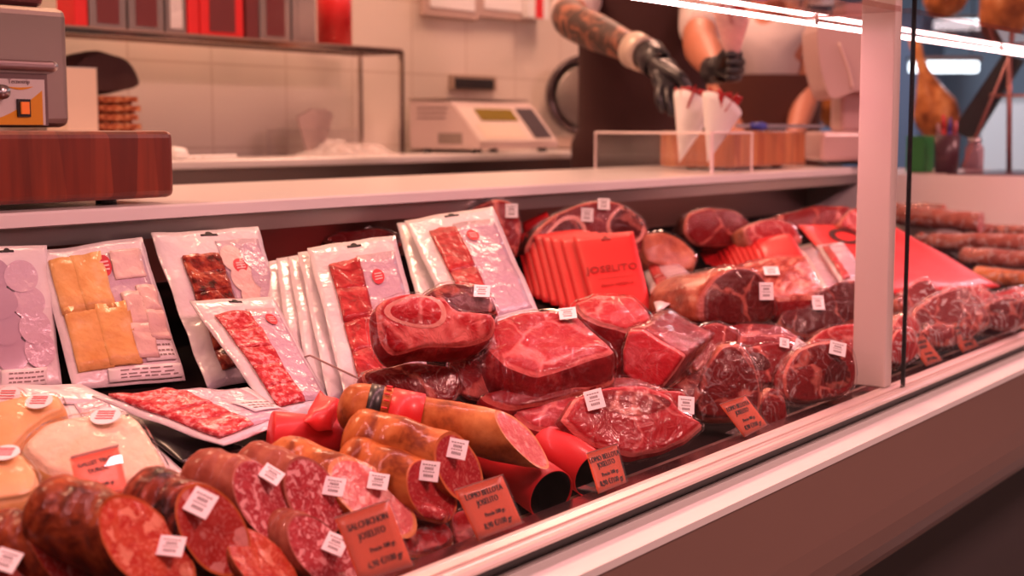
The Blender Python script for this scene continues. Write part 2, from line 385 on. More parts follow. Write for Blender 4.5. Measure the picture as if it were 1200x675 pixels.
# ------------------------------------------------------------------ generators
SEED = [0]
CLEAR = {}
def note(name, verts):
    CLEAR[name] = min(v.z - (deckz(v.y) if v.y > .83 else CAM.z - .3925) for v in verts)
def slab(root, outline, E, mats, name='cut_piece', n=60, bulge=.004, r0=.009, back=.92, side=.05, amp=.004, freq=14, wrap=FILM, wamp=.0025, ten=.5):
    """meat chunk: outline (3-D, planar) is the cut face, extruded by E with rounded edges; child film hugging it"""
    SEED[0] += 1; sd = SEED[0] * 1.37
    E = V(E); L = E.length; e = E / L
    pts = catmull([V(p) for p in outline], n, ten=ten)
    c = sum(pts, V()) / n
    a1 = (pts[0] - c).normalized(); a2 = e.cross(a1).normalized()
    R = sum((p - c).length for p in pts) / n; r0 = min(r0, L * .45, R * .4)
    rings = [(s, -bulge * (1 - s * s), s) for s in (.22, .45, .65, .82, .92)]
    rings += [(1 - .5 * r0 / R, r0 * .12, .97), (1 - .15 * r0 / R, r0 * .45, 1.), (1, r0, 1.1)]
    for k in range(1, 6):
        f = k / 5; rings.append((1 + (back - 1) * f + side * math.sin(math.pi * f), r0 + (L - 2 * r0) * f, 1.2))
    rings += [(back * (1 - .3 * r0 / R), L - r0 * .4, 1.2), (back * (1 - r0 / R), L, 1.2), (back * .45, L + bulge, 1.2)]
    vs = []; cut = []; rim = []
    ou, ov_ = (SEED[0] * .37) % 3, (SEED[0] * .71) % 3
    def put(p, r):
        q = p + nvec(p, freq, sd) * amp + nvec(p, freq * 2.6, sd + 9) * amp * .35
        vs.append(q); d = p - c; cut.append((d.dot(a1) + ou, d.dot(a2) + ov_, (p - c).dot(e) * .6)); rim.append(r)
    put(c - e * bulge, 0.)
    for s, t, r in rings:
        for p in pts: put(c + (p - c) * s + e * t, r)
    put(c + e * (L + bulge), 1.2)
    fs = []; ix = []
    for j in range(n): fs.append((0, 1 + j, 1 + (j + 1) % n)); ix.append(0)
    for k in range(len(rings) - 1):
        for j in range(n):
            a = 1 + k * n; b_ = a + n
            fs.append((a + j, a + (j + 1) % n, b_ + (j + 1) % n, b_ + j)); ix.append(0 if rings[k + 1][2] <= 1.0 else 1)
    last = len(vs) - 1; a = 1 + (len(rings) - 1) * n
    for j in range(n): fs.append((a + j, last, a + (j + 1) % n)); ix.append(1)
    o = link_mesh(name, vs, fs, list(mats), root, ix, True, {'cut': cut, 'rim': rim})
    note(root.name, vs)
    if wrap:
        wv = []
        for p in vs:
            d = (p - c - e * L * .5); q = p + d.normalized() * (.0022 + wamp * abs(noise.noise(p * 55 + V((sd, 0, 0)))) + .0012)
            wv.append(q)
        link_mesh('vacuum_wrap', wv, fs, [wrap], root, None, True)
    return o
def face(px, c, nrm):
    """pixel outline -> points of the plane through c with normal nrm"""
    return [on_plane(x, y, c, V(nrm).normalized()) for x, y in px]
def meat(label, px, nrm, h, L, mats, name='ham_piece', group=None, cat='ham piece', Edir=None, d=None, stick=(), **kw):
    nrm = V(nrm).normalized()
    cx = sum(p[0] for p in px) / len(px); cy = sum(p[1] for p in px) / len(px)
    c = at(cx, cy, d) if d else on(cx, cy, h)
    out = face(px, c, nrm)
    E = (V(Edir).normalized() if Edir is not None else -nrm) * L
    base = c + E * .5; base.z = min(p.z for p in out)
    t = thing(name, base, label, cat, group)
    o = slab(t, out, E, mats, **kw)
    for s in stick: sticker(t, o, *s)
    return t
def sausage(label, A, B, r, Ncut, skin, cutm, name='cured_sausage', cat='sausage', group=None, bend=0.0, seg=18, n=36, amp=.0025, stick=(), wrap=None, oval=1.0, extra=None):
    """cured sausage from rounded end A to a cut face centred on B with plane normal Ncut"""
    SEED[0] += 1; sd = SEED[0] * 2.11
    A, B = V(A), V(B); ax = (B - A).normalized()
    if len(Ncut) == 2:
        w = V((0, 0, 1)) + V((-1, 0, 0)) * Ncut[1]; w = (w - ax * w.dot(ax)).normalized(); be = math.radians(Ncut[0]); Nc = ax * math.cos(be) + w * math.sin(be)
    else: Nc = V(Ncut).normalized()
    if Nc.dot(ax) < 0: Nc = -Nc
    e1 = (V((0, 0, 1)) - ax * ax.z).normalized(); e2 = ax.cross(e1)
    L = (B - A).length
    root = thing(name, V((A + B) / 2) - V((0, 0, r)), label, cat, group)
    vs = []; cut = []; rim = []; fs = []; ix = []
    ou = (SEED[0] * .53) % 3
    u1 = (ax - Nc * ax.dot(Nc)); u1 = u1.normalized() if u1.length > 1e-4 else e1; u2 = Nc.cross(u1)
    def put(p, rr, amp_=amp):
        q = p + nvec(p, 16, sd) * amp_ + nvec(p, 45, sd) * amp_ * .4
        vs.append(q); d = p - B; cut.append((d.dot(u1) + ou, d.dot(u2) + ou * .5, 0)); rim.append(rr)
    put(A - ax * r * .25, 1.2)
    ends = [(.3, -.22), (.62, -.12), (.86, .06), (.97, .3)]
    for s, t in ends:
        for j in range(n):
            a = 2 * math.pi * j / n; put(A + ax * t * r + (e1 * math.cos(a) + e2 * math.sin(a) * oval) * r * s, 1.2)
    def off(j):
        a = 2 * math.pi * j / n; q = e1 * math.cos(a) + e2 * math.sin(a) * oval
        return q, -r * q.dot(Nc) / ax.dot(Nc)
    up = V((0, 0, 1))
    for k in range(seg + 1):
        f = k / seg
        for j in range(n):
            q, t = off(j)
            t = max(-L * .8, min(t, r * 2.2))
            s = r * .55 + (L + t - r * .55) * f
            put(A + ax * s + q * r * (1 - .03 * math.sin(f * 9 + sd)) + up * bend * math.sin(math.pi * f), 1.1 if k < seg else 1.)
    for s in (.97, .9, .75, .55, .3):
        for j in range(n):
            q, t = off(j); t = max(-L * .8, min(t, r * 2.2))
            put(B + (q * r + ax * t) * s, s, amp * .6)
    put(B, 0, amp * .5)
    R = len(ends) + seg + 1 + 5
    for j in range(n): fs.append((0, 1 + j, 1 + (j + 1) % n)); ix.append(0)
    for k in range(R - 1):
        for j in range(n):
            a = 1 + k * n; b_ = a + n
            fs.append((a + j, a + (j + 1) % n, b_ + (j + 1) % n, b_ + j)); ix.append(1 if k >= len(ends) + seg else 0)
    a = 1 + (R - 1) * n
    for j in range(n): fs.append((a + j, a + (j + 1) % n, len(vs) - 1)); ix.append(1)
    # two meshes: casing and cut face
    def sub(which, nm, m):
        used = sorted({v for f, i in zip(fs, ix) if i == which for v in f}); mp = {v: k for k, v in enumerate(used)}
        return link_mesh(nm, [vs[v] for v in used], [tuple(mp[v] for v in f) for f, i in zip(fs, ix) if i == which], m, root, None, True,
                         {'cut': [cut[v] for v in used], 'rim': [rim[v] for v in used]})
    o = sub(0, 'casing', skin); cface = sub(1, 'cut_face', cutm)
    note(root.name, vs)
    if wrap:
        link_mesh('vacuum_wrap', [p + (p - (A + ax * max(0, min(L, (p - A).dot(ax))))).normalized() * (.0018 + .002 * abs(noise.noise(p * 50))) + Nc * (.002 if i > 1 + n * (len(ends) + seg) else 0) for i, p in enumerate(vs)], fs, wrap, root)
    for s in stick:
        sticker(root, cface, *s)
    if extra: extra(root, A, ax, e1, e2, r, L)
    return root
class Sheet:
    """a soft flat pack through four world corners TL, TR, BR, BL; S(u,v) with v down"""
    def __init__(s, c4, th=.006, bulge=.004, amp=.0035, sag=0.0, freq=22, inset=.0):
        s.c = [V(p) for p in c4]; SEED[0] += 1; s.sd = SEED[0] * 1.9; s.th, s.bulge, s.amp, s.sag, s.freq = th, bulge, amp, sag, freq
        n = (s.c[1] - s.c[0]).cross(s.c[3] - s.c[0]).normalized()
        if n.dot(CAM - s.c[0]) < 0: n = -n
        s.n = n
    def S(s, u, v, off=0.0):
        a, b, c, d = s.c
        p = a.lerp(b, u).lerp(d.lerp(c, u), v)
        e = min(1, 12 * min(u, 1 - u, v, 1 - v)) if 0 <= u <= 1 and 0 <= v <= 1 else 0
        k = s.th * .5 + s.bulge * max(0, math.sin(math.pi * min(1, max(0, u))) * math.sin(math.pi * min(1, max(0, v)))) ** .5 * (1 if s.bulge else 0)
        k = k * (.25 + .75 * max(0, e)) + s.amp * noise.noise(p * s.freq + V((s.sd, 0, 0))) + s.sag * math.sin(math.pi * v)
        return p + s.n * (k + off)
    def build(s, root, m, name='pack_body', nu=18, nv=22):
        vs = []; fs = []
        for k in range(2):
            for i in range(nv + 1):
                for j in range(nu + 1):
                    u, v = j / nu, i / nv
                    p = s.S(u, v)
                    if k:
                        a, b, c, d = s.c; q = a.lerp(b, u).lerp(d.lerp(c, u), v); w = (p - q).dot(s.n)
                        e = min(1, 12 * min(u, 1 - u, v, 1 - v)); p = p - s.n * (s.th * (.3 + .7 * e))
                    vs.append(p)
        W = nu + 1; B = W * (nv + 1)
        for i in range(nv):
            for j in range(nu):
                a = i * W + j; fs.append((a, a + 1, a + W + 1, a + W)); fs.append((B + a, B + a + W, B + a + W + 1, B + a + 1))
        rimv = [j for j in range(W)] + [i * W + nu for i in range(1, nv + 1)] + [nv * W + j for j in range(nu - 1, -1, -1)] + [i * W for i in range(nv - 1, 0, -1)]
        for k in range(len(rimv)):
            a, b = rimv[k], rimv[(k + 1) % len(rimv)]; fs.append((a, B + a, B + b, b))
        note(root.name, vs)
        return link_mesh(name, vs, fs, m, root)
    def patch(s, root, name, u0, u1, v0, v1, m, off=.0012, nu=8, nv=12, rough=0.0, thick=.0008, skew=0.0):
        """thin piece lying on the face between those fractions"""
        vs = []; fs = []
        for k in range(2):
            for i in range(nv + 1):
                for j in range(nu + 1):
                    u = u0 + (u1 - u0) * j / nu; v = v0 + (v1 - v0) * i / nv + skew * (j / nu - .5)
                    p = s.S(u, v, off)
                    if k == 0 and rough: p = p + s.n * rough * (.6 + noise.noise(p * 70))
                    if k: p = p - s.n * thick
                    vs.append(p)
        W = nu + 1; B = W * (nv + 1)
        for i in range(nv):
            for j in range(nu):
                a = i * W + j; fs.append((a, a + 1, a + W + 1, a + W)); fs.append((B + a, B + a + W, B + a + W + 1, B + a + 1))
        rimv = [j for j in range(W)] + [i * W + nu for i in range(1, nv + 1)] + [nv * W + j for j in range(nu - 1, -1, -1)] + [i * W for i in range(nv - 1, 0, -1)]
        for k in range(len(rimv)):
            a, b = rimv[k], rimv[(k + 1) % len(rimv)]; fs.append((a, B + a, B + b, b))
        return link_mesh(name, vs, fs, m, root)
    def disc(s, root, name, u, v, ru, rv, m, off=.0016, n=26, inner=None):
        """round or oval piece on the face; inner: ring hole fraction"""
        vs = []; fs = []
        rr = (inner, 1.0) if inner else (.5, 1.0)
        for q in rr:
            for j in range(n):
                a = 2 * math.pi * j / n; vs.append(s.S(u + ru * q * math.cos(a), v + rv * q * math.sin(a), off))
        for j in range(n): fs.append((j, (j + 1) % n, n + (j + 1) % n, n + j))
        if not inner: fs.append(tuple(range(n)))
        return link_mesh(name, vs, fs, m, root)
    def lines(s, root, name, u0, u1, vlist, m, h=.012, off=.0022, gap=.25, tilt=0.0):
        """rows of small printed marks"""
        b = MB()
        for v in vlist:
            u = u0
            while u < u1:
                w = (u1 - u0) * rnd.uniform(.06, .2); w = min(w, u1 - u)
                b.add([s.S(u, v, off), s.S(u + w, v, off), s.S(u + w, v + h, off), s.S(u, v + h, off)], [(0, 1, 2, 3)])
                u += w + (u1 - u0) * gap * .15
        return b.build(name, m, root)
    def wordmark(s, root, body, size, u, v, m, name='lettering', off=.0012, align='CENTER'):
        p = s.S(u, v, off); x = s.S(min(u + .1, .98), v) - s.S(max(u - .1, .02), v)
        return text(body, size, p, x, s.n, m, root, name, align)
MEATSL = mottled('sliced meat', [(.32, (.26, .014, .018)), (.52, (.44, .03, .035)), (.66, (.58, .08, .08)), (.76, (.82, .38, .34))], 38, .38, .8, distort=1.5, bump=(40, .7, .005))
SALSL = mottled('sliced salami', [(.38, (.42, .02, .03)), (.5, (.56, .06, .07)), (.6, (.82, .32, .32))], 130, .38, .8, bump=(70, .7, .004))
CHZSL = mottled('sliced cheese', [(.3, (.66, .33, .10)), (.55, (.78, .46, .18)), (.75, (.88, .62, .36))], 26, .35, .7, bump=(45, .8, .005))
CHORSL = mottled('sliced chorizo', [(.36, (.05, .008, .006)), (.5, (.28, .03, .02)), (.62, (.5, .12, .06))], 55, .35, .8, bump=(50, .8, .005))
PALESL = mottled('pale slices', [(.3, (.66, .46, .42)), (.6, (.80, .60, .55))], 25, .35, .7, bump=(50, .8, .004))
def grow(root, sh, cols, m, name='meat_slices', rows=4, rough=.002):
    """a stack of overlapping slices seen through the pack window"""
    for (u0, u1, v0, v1) in cols:
        for k in range(rows):
            a = v0 + (v1 - v0) * k / rows; b = v0 + (v1 - v0) * (k + 1) / rows + .006
            sh.patch(root, name, u0, u1, a, min(b, v1), m, off=.0022 + .0006 * (k % 2), nu=8, nv=6, rough=rough, skew=.012 * math.sin(k * 2.1))
# ------------------------------------------------------------------ the setting
Z0 = CAM.z
XE = 3.75                                     # far end of the display
ZL = 0.20                                     # raised floor behind the counter
def tiles(name, col, line, w, h, axis):
    m, t, b = nt(name)
    tc = N(t, 'ShaderNodeTexCoord'); mp = N(t, 'ShaderNodeMapping')
    mp.inputs['Rotation'].default_value = (math.pi / 2, 0, 0) if axis == 'y' else (0, 0, 0)
    t.links.new(tc.outputs['Object'], mp.inputs['Vector'])
    br = N(t, 'ShaderNodeTexBrick', offset=0.0); br.inputs['Scale'].default_value = 1
    for k, v in (('Color1', rgba(col)), ('Color2', rgba((col[0] * .96, col[1] * .95, col[2] * .94))), ('Mortar', rgba(line)), ('Mortar Size', .004), ('Brick Width', w), ('Row Height', h)):
        br.inputs[k].default_value = v
    t.links.new(mp.outputs[0], br.inputs['Vector']); t.links.new(br.outputs['Color'], b.inputs['Base Color'])
    b.inputs['Roughness'].default_value = .22; b.inputs['Coat Weight'].default_value = .25
    return m
TILE = tiles('wall tiles', (.72, .64, .57), (.60, .50, .43), .30, .24, 'y')
FLOORT = tiles('floor tiles', (.30, .26, .24), (.12, .10, .09), .4, .4, 'z')
PLASTER = mat('hall wall', (.28, .33, .42), .8)
CEILM = mat('ceiling', (.55, .5, .48), .8)
structure(bx('floor', (-2.5, -3.0, -.1), (12.2, 3.3, 0), FLOORT))
structure(bx('floor_staff_platform', (-2.4, 2.02, 0), (6.9, 3.1, ZL), FLOORT))
structure(bx('ceiling', (-2.5, -3.0, 3.1), (12.2, 3.3, 3.2), CEILM))
structure(bx('wall_back', (-2.5, 3.1, 0), (7.0, 3.2, 3.1), TILE))
structure(bx('wall_left', (-2.5, -3.0, 0), (-2.4, 3.1, 3.1), PLASTER))
structure(bx('wall_right', (12.0, -3.0, 0), (12.1, 6.0, 3.1), PLASTER))
structure(bx('wall_hall', (7.0, 6.0, 0), (12.1, 6.1, 3.1), PLASTER))
structure(bx('floor_hall', (7.0, 3.3, -.1), (12.2, 6.2, 0), FLOORT))
structure(bx('ceiling_hall', (7.0, 3.3, 3.1), (12.2, 6.2, 3.2), CEILM))
# --- serving counter: one long built-in body with rail, deck, ledge
PANEL = mat('counter front panel', (.22, .125, .10), .45, 0, .2)  # brown base colour carries the shade on a white panel
LEDGE = mat('counter white ledge', (.86, .84, .82), .35, 0, .3)
ct = thing('display_counter', (2.0, .75, 0), 'long refrigerated meat display counter with white ledge and front panel painted in shade brown', 'display counter')
X0, X1 = -.6, XE + .66
def sweep(name, prof, m, root, x0=X0, x1=X1, smooth=False):
    """closed (y, z) profile swept along the counter"""
    return MB().prism([(x0, y, z) for y, z in prof], (x1 - x0, 0, 0)).build(name, m, root, smooth)
fp = [(.70, Z0 - .421)] + [(.70 + .16 * (1 - math.cos(a)), Z0 - .52 - .16 * math.sin(a)) for a in [math.pi / 2 * k / 8 for k in range(9)]]
fp += [(.88, Z0 - .68), (.88, Z0 - .421)]
sweep('front_panel', fp, PANEL, ct)
sweep('plinth', [(.90, 0), (.90, Z0 - .68), (1.6, Z0 - .68), (1.6, 0)], mat('plinth', (.05, .04, .04), .6), ct, x1=XE)
sweep('ledge', [(.698, Z0 - .412), (.698, Z0 - .4205), (.7565, Z0 - .4205), (.7565, Z0 - .412)], LEDGE, ct)
sweep('ledge_gasket', [(.7515, Z0 - .4118), (.7515, Z0 - .410), (.7565, Z0 - .410), (.7565, Z0 - .4118)], mat('gasket', (.3, .28, .27), .5), ct)
sweep('shadow_gap', [(.757, Z0 - .4135), (.757, Z0 - .394), (.80, Z0 - .394), (.80, Z0 - .4135)], BLACK, ct)
rl = [(.742, Z0 - .3937), (.742, Z0 - .3905), (.7455, Z0 - .3885), (.7485, Z0 - .3885), (.7495, Z0 - .3897), (.7545, Z0 - .3897), (.7555, Z0 - .3883), (.758, Z0 - .3883), (.758, Z0 - .3905),
      (.764, Z0 - .3905), (.764, Z0 - .3883), (.7665, Z0 - .3880), (.774, Z0 - .3870), (.7745, Z0 - .3882), (.776, Z0 - .3882), (.7765, Z0 - .3876), (.783, Z0 - .3876), (.783, Z0 - .3937)]
sweep('glass_rail', rl, ALU, ct)
sweep('inner_ledge', [(.7835, Z0 - .3935), (.818, Z0 - .3945), (.8245, Z0 - .40), (.8245, Z0 - .44), (.7835, Z0 - .44)], mat('ledge steel', (.26, .13, .14), .15, .9), ct, x1=XE)  # dark red reflection put into the steel colour
DECKM = mat('deck dark', (.012, .005, .005), .7, spec=.08)  # near-black base colour paints the shade in gaps between the meat
sweep('deck', [(.825, deckz(.825) - .001), (1.66, deckz(1.66) - .001), (1.66, deckz(1.66) - .02), (.825, deckz(.825) - .02)], DECKM, ct, x1=XE)
sweep('back_panel', [(1.66, Z0 - .5), (1.66, Z0 - .125), (1.68, Z0 - .125), (1.68, Z0 - .5)], mat('back steel', (.32, .20, .19), .3, .8), ct, x1=XE)
sweep('rear_body', [(1.70, ZL * 0), (1.70, Z0 - .125), (2.0, Z0 - .125), (2.0, 0)], WHITE, ct, x1=XE)
wt = thing('serving_worktop', (2, 1.75, Z0 - .12), 'long white worktop running behind and above the displayed meat', 'worktop')
sweep('worktop_board', [(1.50, Z0 - .12), (1.497, Z0 - .118), (1.497, Z0 - .103), (1.50, Z0 - .10), (2.03, Z0 - .10), (2.03, Z0 - .12)], WHITE, wt, x1=XE)
sweep('steel_fascia', [(1.51, Z0 - .121), (1.51, Z0 - .145), (1.525, Z0 - .145), (1.525, Z0 - .121)], STEEL, wt, x1=XE)
# end panel and side counter
ep = thing('end_panel_counter', (4.1, 1.2, 0), 'white side counter closing the far end of the meat display', 'side counter')
bx('white_panel', (XE + .001, .885, 0), (XE + .03, 1.93, Z0 - .119), WHITE, ep)
bx('counter_top', (XE + .0301, .885, Z0 - .15), (XE + .62, 1.93, Z0 - .119), mat('side counter top', (.5, .38, .37), .3), ep)
bx('counter_body', (XE + .04, .89, 0), (XE + .6, 1.90, Z0 - .151), WHITE, ep)
# post, glass, canopy, led
zt = Z0 + .176; YL = .93
post = thing('counter_post', (2.06, .80, Z0 - .3868), 'wide pale upright post holding the glass front', 'post')
bx('post_body', (2.048, .7745, Z0 - .3868), (2.075, .827, zt + .35), mat('post paint', (.82, .70, .66), .4, 0, .3), post, bev=.002)
bx('post_side', (2.0752, .778, Z0 - .3868), (2.081, .823, zt + .35), mat('post side', (.32, .28, .27), .4, .3), post)  # narrow side of the post, coloured a darker grey
def pane(name, x0, x1, label):
    t = thing(name, ((x0 + x1) / 2, .761, Z0 - .375), label, 'glass pane')
    bx('glass_sheet', (x0, .7585, Z0 - .3900), (x1, .7635, Z0 + .26), GLASS, t)
    return t
XS = 2.087
g1 = pane('counter_glass', X0, XS - .0025, 'clear upright glass pane left of the dark seam in the counter front')
bx('pane_edge', (XS - .0025, .7582, Z0 - .3900), (XS - .0005, .7638, Z0 + .26), BLACK, g1)
g2 = pane('counter_glass', XS + .0025, X1, 'clear upright glass pane right of the dark seam in the counter front')
bx('pane_edge', (XS + .0005, .7582, Z0 - .3900), (XS + .0025, .7638, Z0 + .26), BLACK, g2)
cn = thing('glass_canopy', (2, .93, zt), 'horizontal glass shelf with painted-in reflection tint along the top of the counter front', 'glass shelf')
bx('glass_shelf', (X0, .766, zt - .004), (2.0465, .955, zt + .004), SHELFGLASS, cn)
bx('glass_shelf', (2.0825, .766, zt - .004), (X1, .955, zt + .004), SHELFGLASS, cn)
led = thing('led_strip_light', (2, YL, zt - .015), 'glowing pink LED strip light under the glass shelf edge', 'strip light')
MB().tube([(X0, YL, zt - .0105), (X1, YL, zt - .0105)], .0036, 12).build('light_tube', EMIT, led, True)
for k in range(5): bx('mounting_clip', (.2 + k * .95, YL - .007, zt - .0125), (.212 + k * .95, YL + .007, zt - .0043), ALU, led)
# back counter against the tiled wall
bc = thing('back_counter', (2, 2.9, ZL), 'white work counter against the tiled back wall', 'work counter')
ZB = Z0 - .0745
bx('counter_top', (-1.5, 2.70, ZB - .022), (6.6, 3.098, ZB), WHITE, bc, bev=.004)
bx('steel_fascia', (-1.5, 2.72, ZB - .06), (6.6, 2.735, ZB - .0225), STEEL_D, bc)
bx('cabinet_body', (-1.5, 2.74, ZL + .001), (6.6, 3.09, ZB - .0225), mat('cabinet', (.36, .28, .25), .5), bc)
# lamps: the strip, ceiling panels over counter and aisle
def area(name, loc, sx, sy, power, col, rot=(0, 0, 0)):
    l = bpy.data.lights.new(name, 'AREA'); l.shape = 'RECTANGLE'; l.size = sx; l.size_y = sy; l.energy = power; l.color = col
    o = bpy.data.objects.new(name, l); COL.objects.link(o); o.location = loc; o.rotation_euler = rot; return o
area('strip_light_glow', (1.9, YL, zt - .017), 4.6, .012, LEDP, (1, .385, .42), (math.radians(0), 0, 0))
for k, (x, y, p, c) in enumerate(CEIL_LAMPS):
    t = thing('ceiling_lamp', (x, y, 3.06), f'{["first", "second", "third", "fourth", "fifth", "sixth", "seventh"][k]} square ceiling lamp counted along the shop ceiling', 'ceiling lamp')
    bx('lamp_frame', (x - .32, y - .32, 3.07), (x + .32, y + .32, 3.0995), WHITE, t)
    bx('lamp_diffuser', (x - .29, y - .29, 3.055), (x + .29, y + .29, 3.0698), mat('lamp diffuser', (1, 1, 1), .5, emit=c, es=2), t)
    area('ceiling_lamp_light', (x, y, 3.05), .58, .58, p, c)
wd = bpy.data.worlds.new('world'); SC.world = wd; wd.use_nodes = True
wd.node_tree.nodes['Background'].inputs[0].default_value = (1, .62, .52, 1); wd.node_tree.nodes['Background'].inputs[1].default_value = .05
SC.view_settings.view_transform = 'Standard'; SC.view_settings.look = 'None'; SC.view_settings.gamma = 1; SC.view_settings.use_curve_mapping = False
SC.view_settings.exposure = EXPO
SC.cycles.transparent_max_bounces = 40; SC.cycles.max_bounces = 8; SC.cycles.use_denoising = True
SC.cycles.caustics_reflective = False; SC.cycles.caustics_refractive = False; SC.cycles.sample_clamp_indirect = 4
# ------------------------------------------------------------------ the riser hidden under the piled meat
# ------------------------------------------------------------------ vacuum packs
PK_G = 'vacuum packs of sliced meat and cheese'
def pack(label, c4, hole=True, name='vacuum_pack', body=PACKW, group=PK_G, cat='packet', **kw):
    sh = Sheet(c4, **kw)
    base = (sh.c[2] + sh.c[3]) * .5
    t = thing(name, base, label, cat, group)
    sh.build(t, body)
    if hole:
        sh.patch(t, 'hang_hole', .42, .58, .035, .052, DARK, off=.0008, nu=6, nv=2)
        sh.disc(t, 'hang_hole', .5, .036, .035, .018, DARK, off=.0009)
    return t, sh
def roundsticker(t, sh, u, v, ru=.07, rv=.05):
    o = sh.disc(t, 'round_sticker', u, v, ru, rv, INKRED, off=.0030)
    b = MB()
    for q in (-.4, -.05, .3):
        b.add([sh.S(u - ru * .6, v + rv * q, .0036), sh.S(u + ru * .6, v + rv * q, .0036), sh.S(u + ru * .6, v + rv * (q + .16), .0036), sh.S(u - ru * .6, v + rv * (q + .16), .0036)], [(0, 1, 2, 3)])
    reparent(b.build('sticker_print', mat('sticker pink', (.8, .5, .5), .5), None), o)
def paperlabel(t, sh, u0, u1, v0, v1, off=.0034):
    o = sh.patch(t, 'paper_label', u0, u1, v0, v1, PAPERW, off=off, nu=5, nv=4)
    b = MB()
    for q in (.22, .5, .72):
        u = u0 + (u1 - u0) * .15
        while u < u1 - (u1 - u0) * .12:
            w = (u1 - u0) * rnd.uniform(.05, .16)
            vv = v0 + (v1 - v0) * q
            b.add([sh.S(u, vv, off + .0006), sh.S(u + w, vv, off + .0006), sh.S(u + w, vv + (v1 - v0) * .09, off + .0006), sh.S(u, vv + (v1 - v0) * .09, off + .0006)], [(0, 1, 2, 3)])
            u += w * 1.35
    reparent(b.build('label_print', INKP, None), o)
YB = 1.475
def standing(TL, TR, BR, BL, yt=YB, hb=.006, yt2=None):
    return (atY(*TL, yt), atY(*TR, yt2 or yt), on(*BR, hb), on(*BL, hb))
# far-left: lilac round slices
t, sh = pack('vacuum pack of pale lilac round slices at the far left of the back row', standing((-48, 292), (54, 288), (72, 452), (-26, 462)))
for k, (u, v) in enumerate([(.3, .22), (.62, .24), (.32, .42), (.66, .43), (.36, .6), (.7, .61), (.4, .78), (.74, .76)]):
    sh.disc(t, 'sausage_slice', u, v, .2, .12, LILAC if k % 2 else mat('slice lilac', (.46, .33, .43), .3, 0, .8), off=.0022 + .0006 * (k % 3))
paperlabel(t, sh, .25, .8, .88, .985)
# cheese pack
t, sh = pack('tall vacuum pack of yellow cheese slices with a red sticker', standing((44, 294), (166, 278), (217, 446), (86, 457)), hole=False)
sh.patch(t, 'pack_window', .40, .94, .1, .88, LILAC, off=.0012)
grow(t, sh, [(.05, .30, .10, .50), (.06, .36, .46, .90)], CHZSL, 'cheese_slices', 1, .003)
grow(t, sh, [(.24, .52, .09, .50), (.32, .62, .47, .89)], CHZSL, 'cheese_slices', 1, .004)
grow(t, sh, [(.60, .78, .40, .86), (.76, .95, .36, .74)], PALESL, 'pale_slices', 2, .004)
sh.patch(t, 'pale_slices', .60, .90, .10, .30, PALESL, off=.0026, rough=.003)
roundsticker(t, sh, .53, .19, .065, .075); paperlabel(t, sh, .66, .95, .74, .88); paperlabel(t, sh, .30, .97, .905, .985)
# dark chorizo pack
t, sh = pack('vacuum pack with dark chorizo slices and clear round slices behind the salami pack', standing((176, 274), (302, 266), (352, 432), (244, 458)))
sh.patch(t, 'pack_window', .52, .95, .1, .9, LILAC, off=.0012)
grow(t, sh, [(.16, .50, .2, .92)], CHORSL, 'chorizo_slices', 6, .004)
for k, (u, v) in enumerate([(.62, .24), (.82, .24), (.66, .38), (.86, .38), (.7, .52), (.88, .54)]):
    sh.disc(t, 'sausage_slice', u, v, .12, .1, LILAC if k % 2 else PALESL, off=.003 + .0006 * (k % 2))
roundsticker(t, sh, .66, .30)
# salami pack in front
def front_pack(label, c4, sl=SALSL, win=(.10, .46), hole=True, st=(.72, .26), name='meat_slices', rows=5, **kw):
    t, sh = pack(label, c4, hole=hole, **kw)
    sh.patch(t, 'pack_window', win[1] - .02, .93, .13, .93, LILAC, off=.0012)
    grow(t, sh, [(win[0], win[1], .16, .93)], sl, name, rows, .003)
    if st: roundsticker(t, sh, *st)
    return t, sh
front_pack('white vacuum pack of red salami slices leaning in front of the chorizo pack', (atY(222, 353, 1.35), atY(320, 348, 1.31), on(392, 480, .02), on(322, 494, .02)), win=(.14, .56), st=(.78, .24))
# flat packs in front
t, sh = pack('black-backed pack turned face down under the flat salami pack', (on(136, 488, .012), on(190, 480, .016), on(292, 528, .014), on(214, 543, .010)), hole=False, body=BLACK, bulge=.003)
t, sh = pack('white pack lying flat under the white cheese wedges', (on(58, 470, .006), on(132, 466, .006), on(222, 562, .006), on(120, 592, .006)), hole=False, th=.004)
sh.patch(t, 'pack_window', .3, .8, .06, .35, LILAC)
t, sh = pack('vacuum pack of red salami slices lying flat beside the cheese', (on(108, 466, .036), on(290, 455, .046), on(352, 490, .040), on(262, 522, .036)), hole=False, bulge=.006, amp=.006)
sh.patch(t, 'pack_window', .40, .90, .06, .94, LILAC); grow(t, sh, [(.05, .44, .06, .94)], SALSL, 'salami_slices', 4, .003)
paperlabel(t, sh, .60, .9, .5, .8)
t, sh = pack('white pack with its printed edge lying along the foot of the back row', (on(-30, 452, .012), on(95, 452, .012), on(140, 470, .01), on(-20, 480, .01)), hole=False, th=.004)
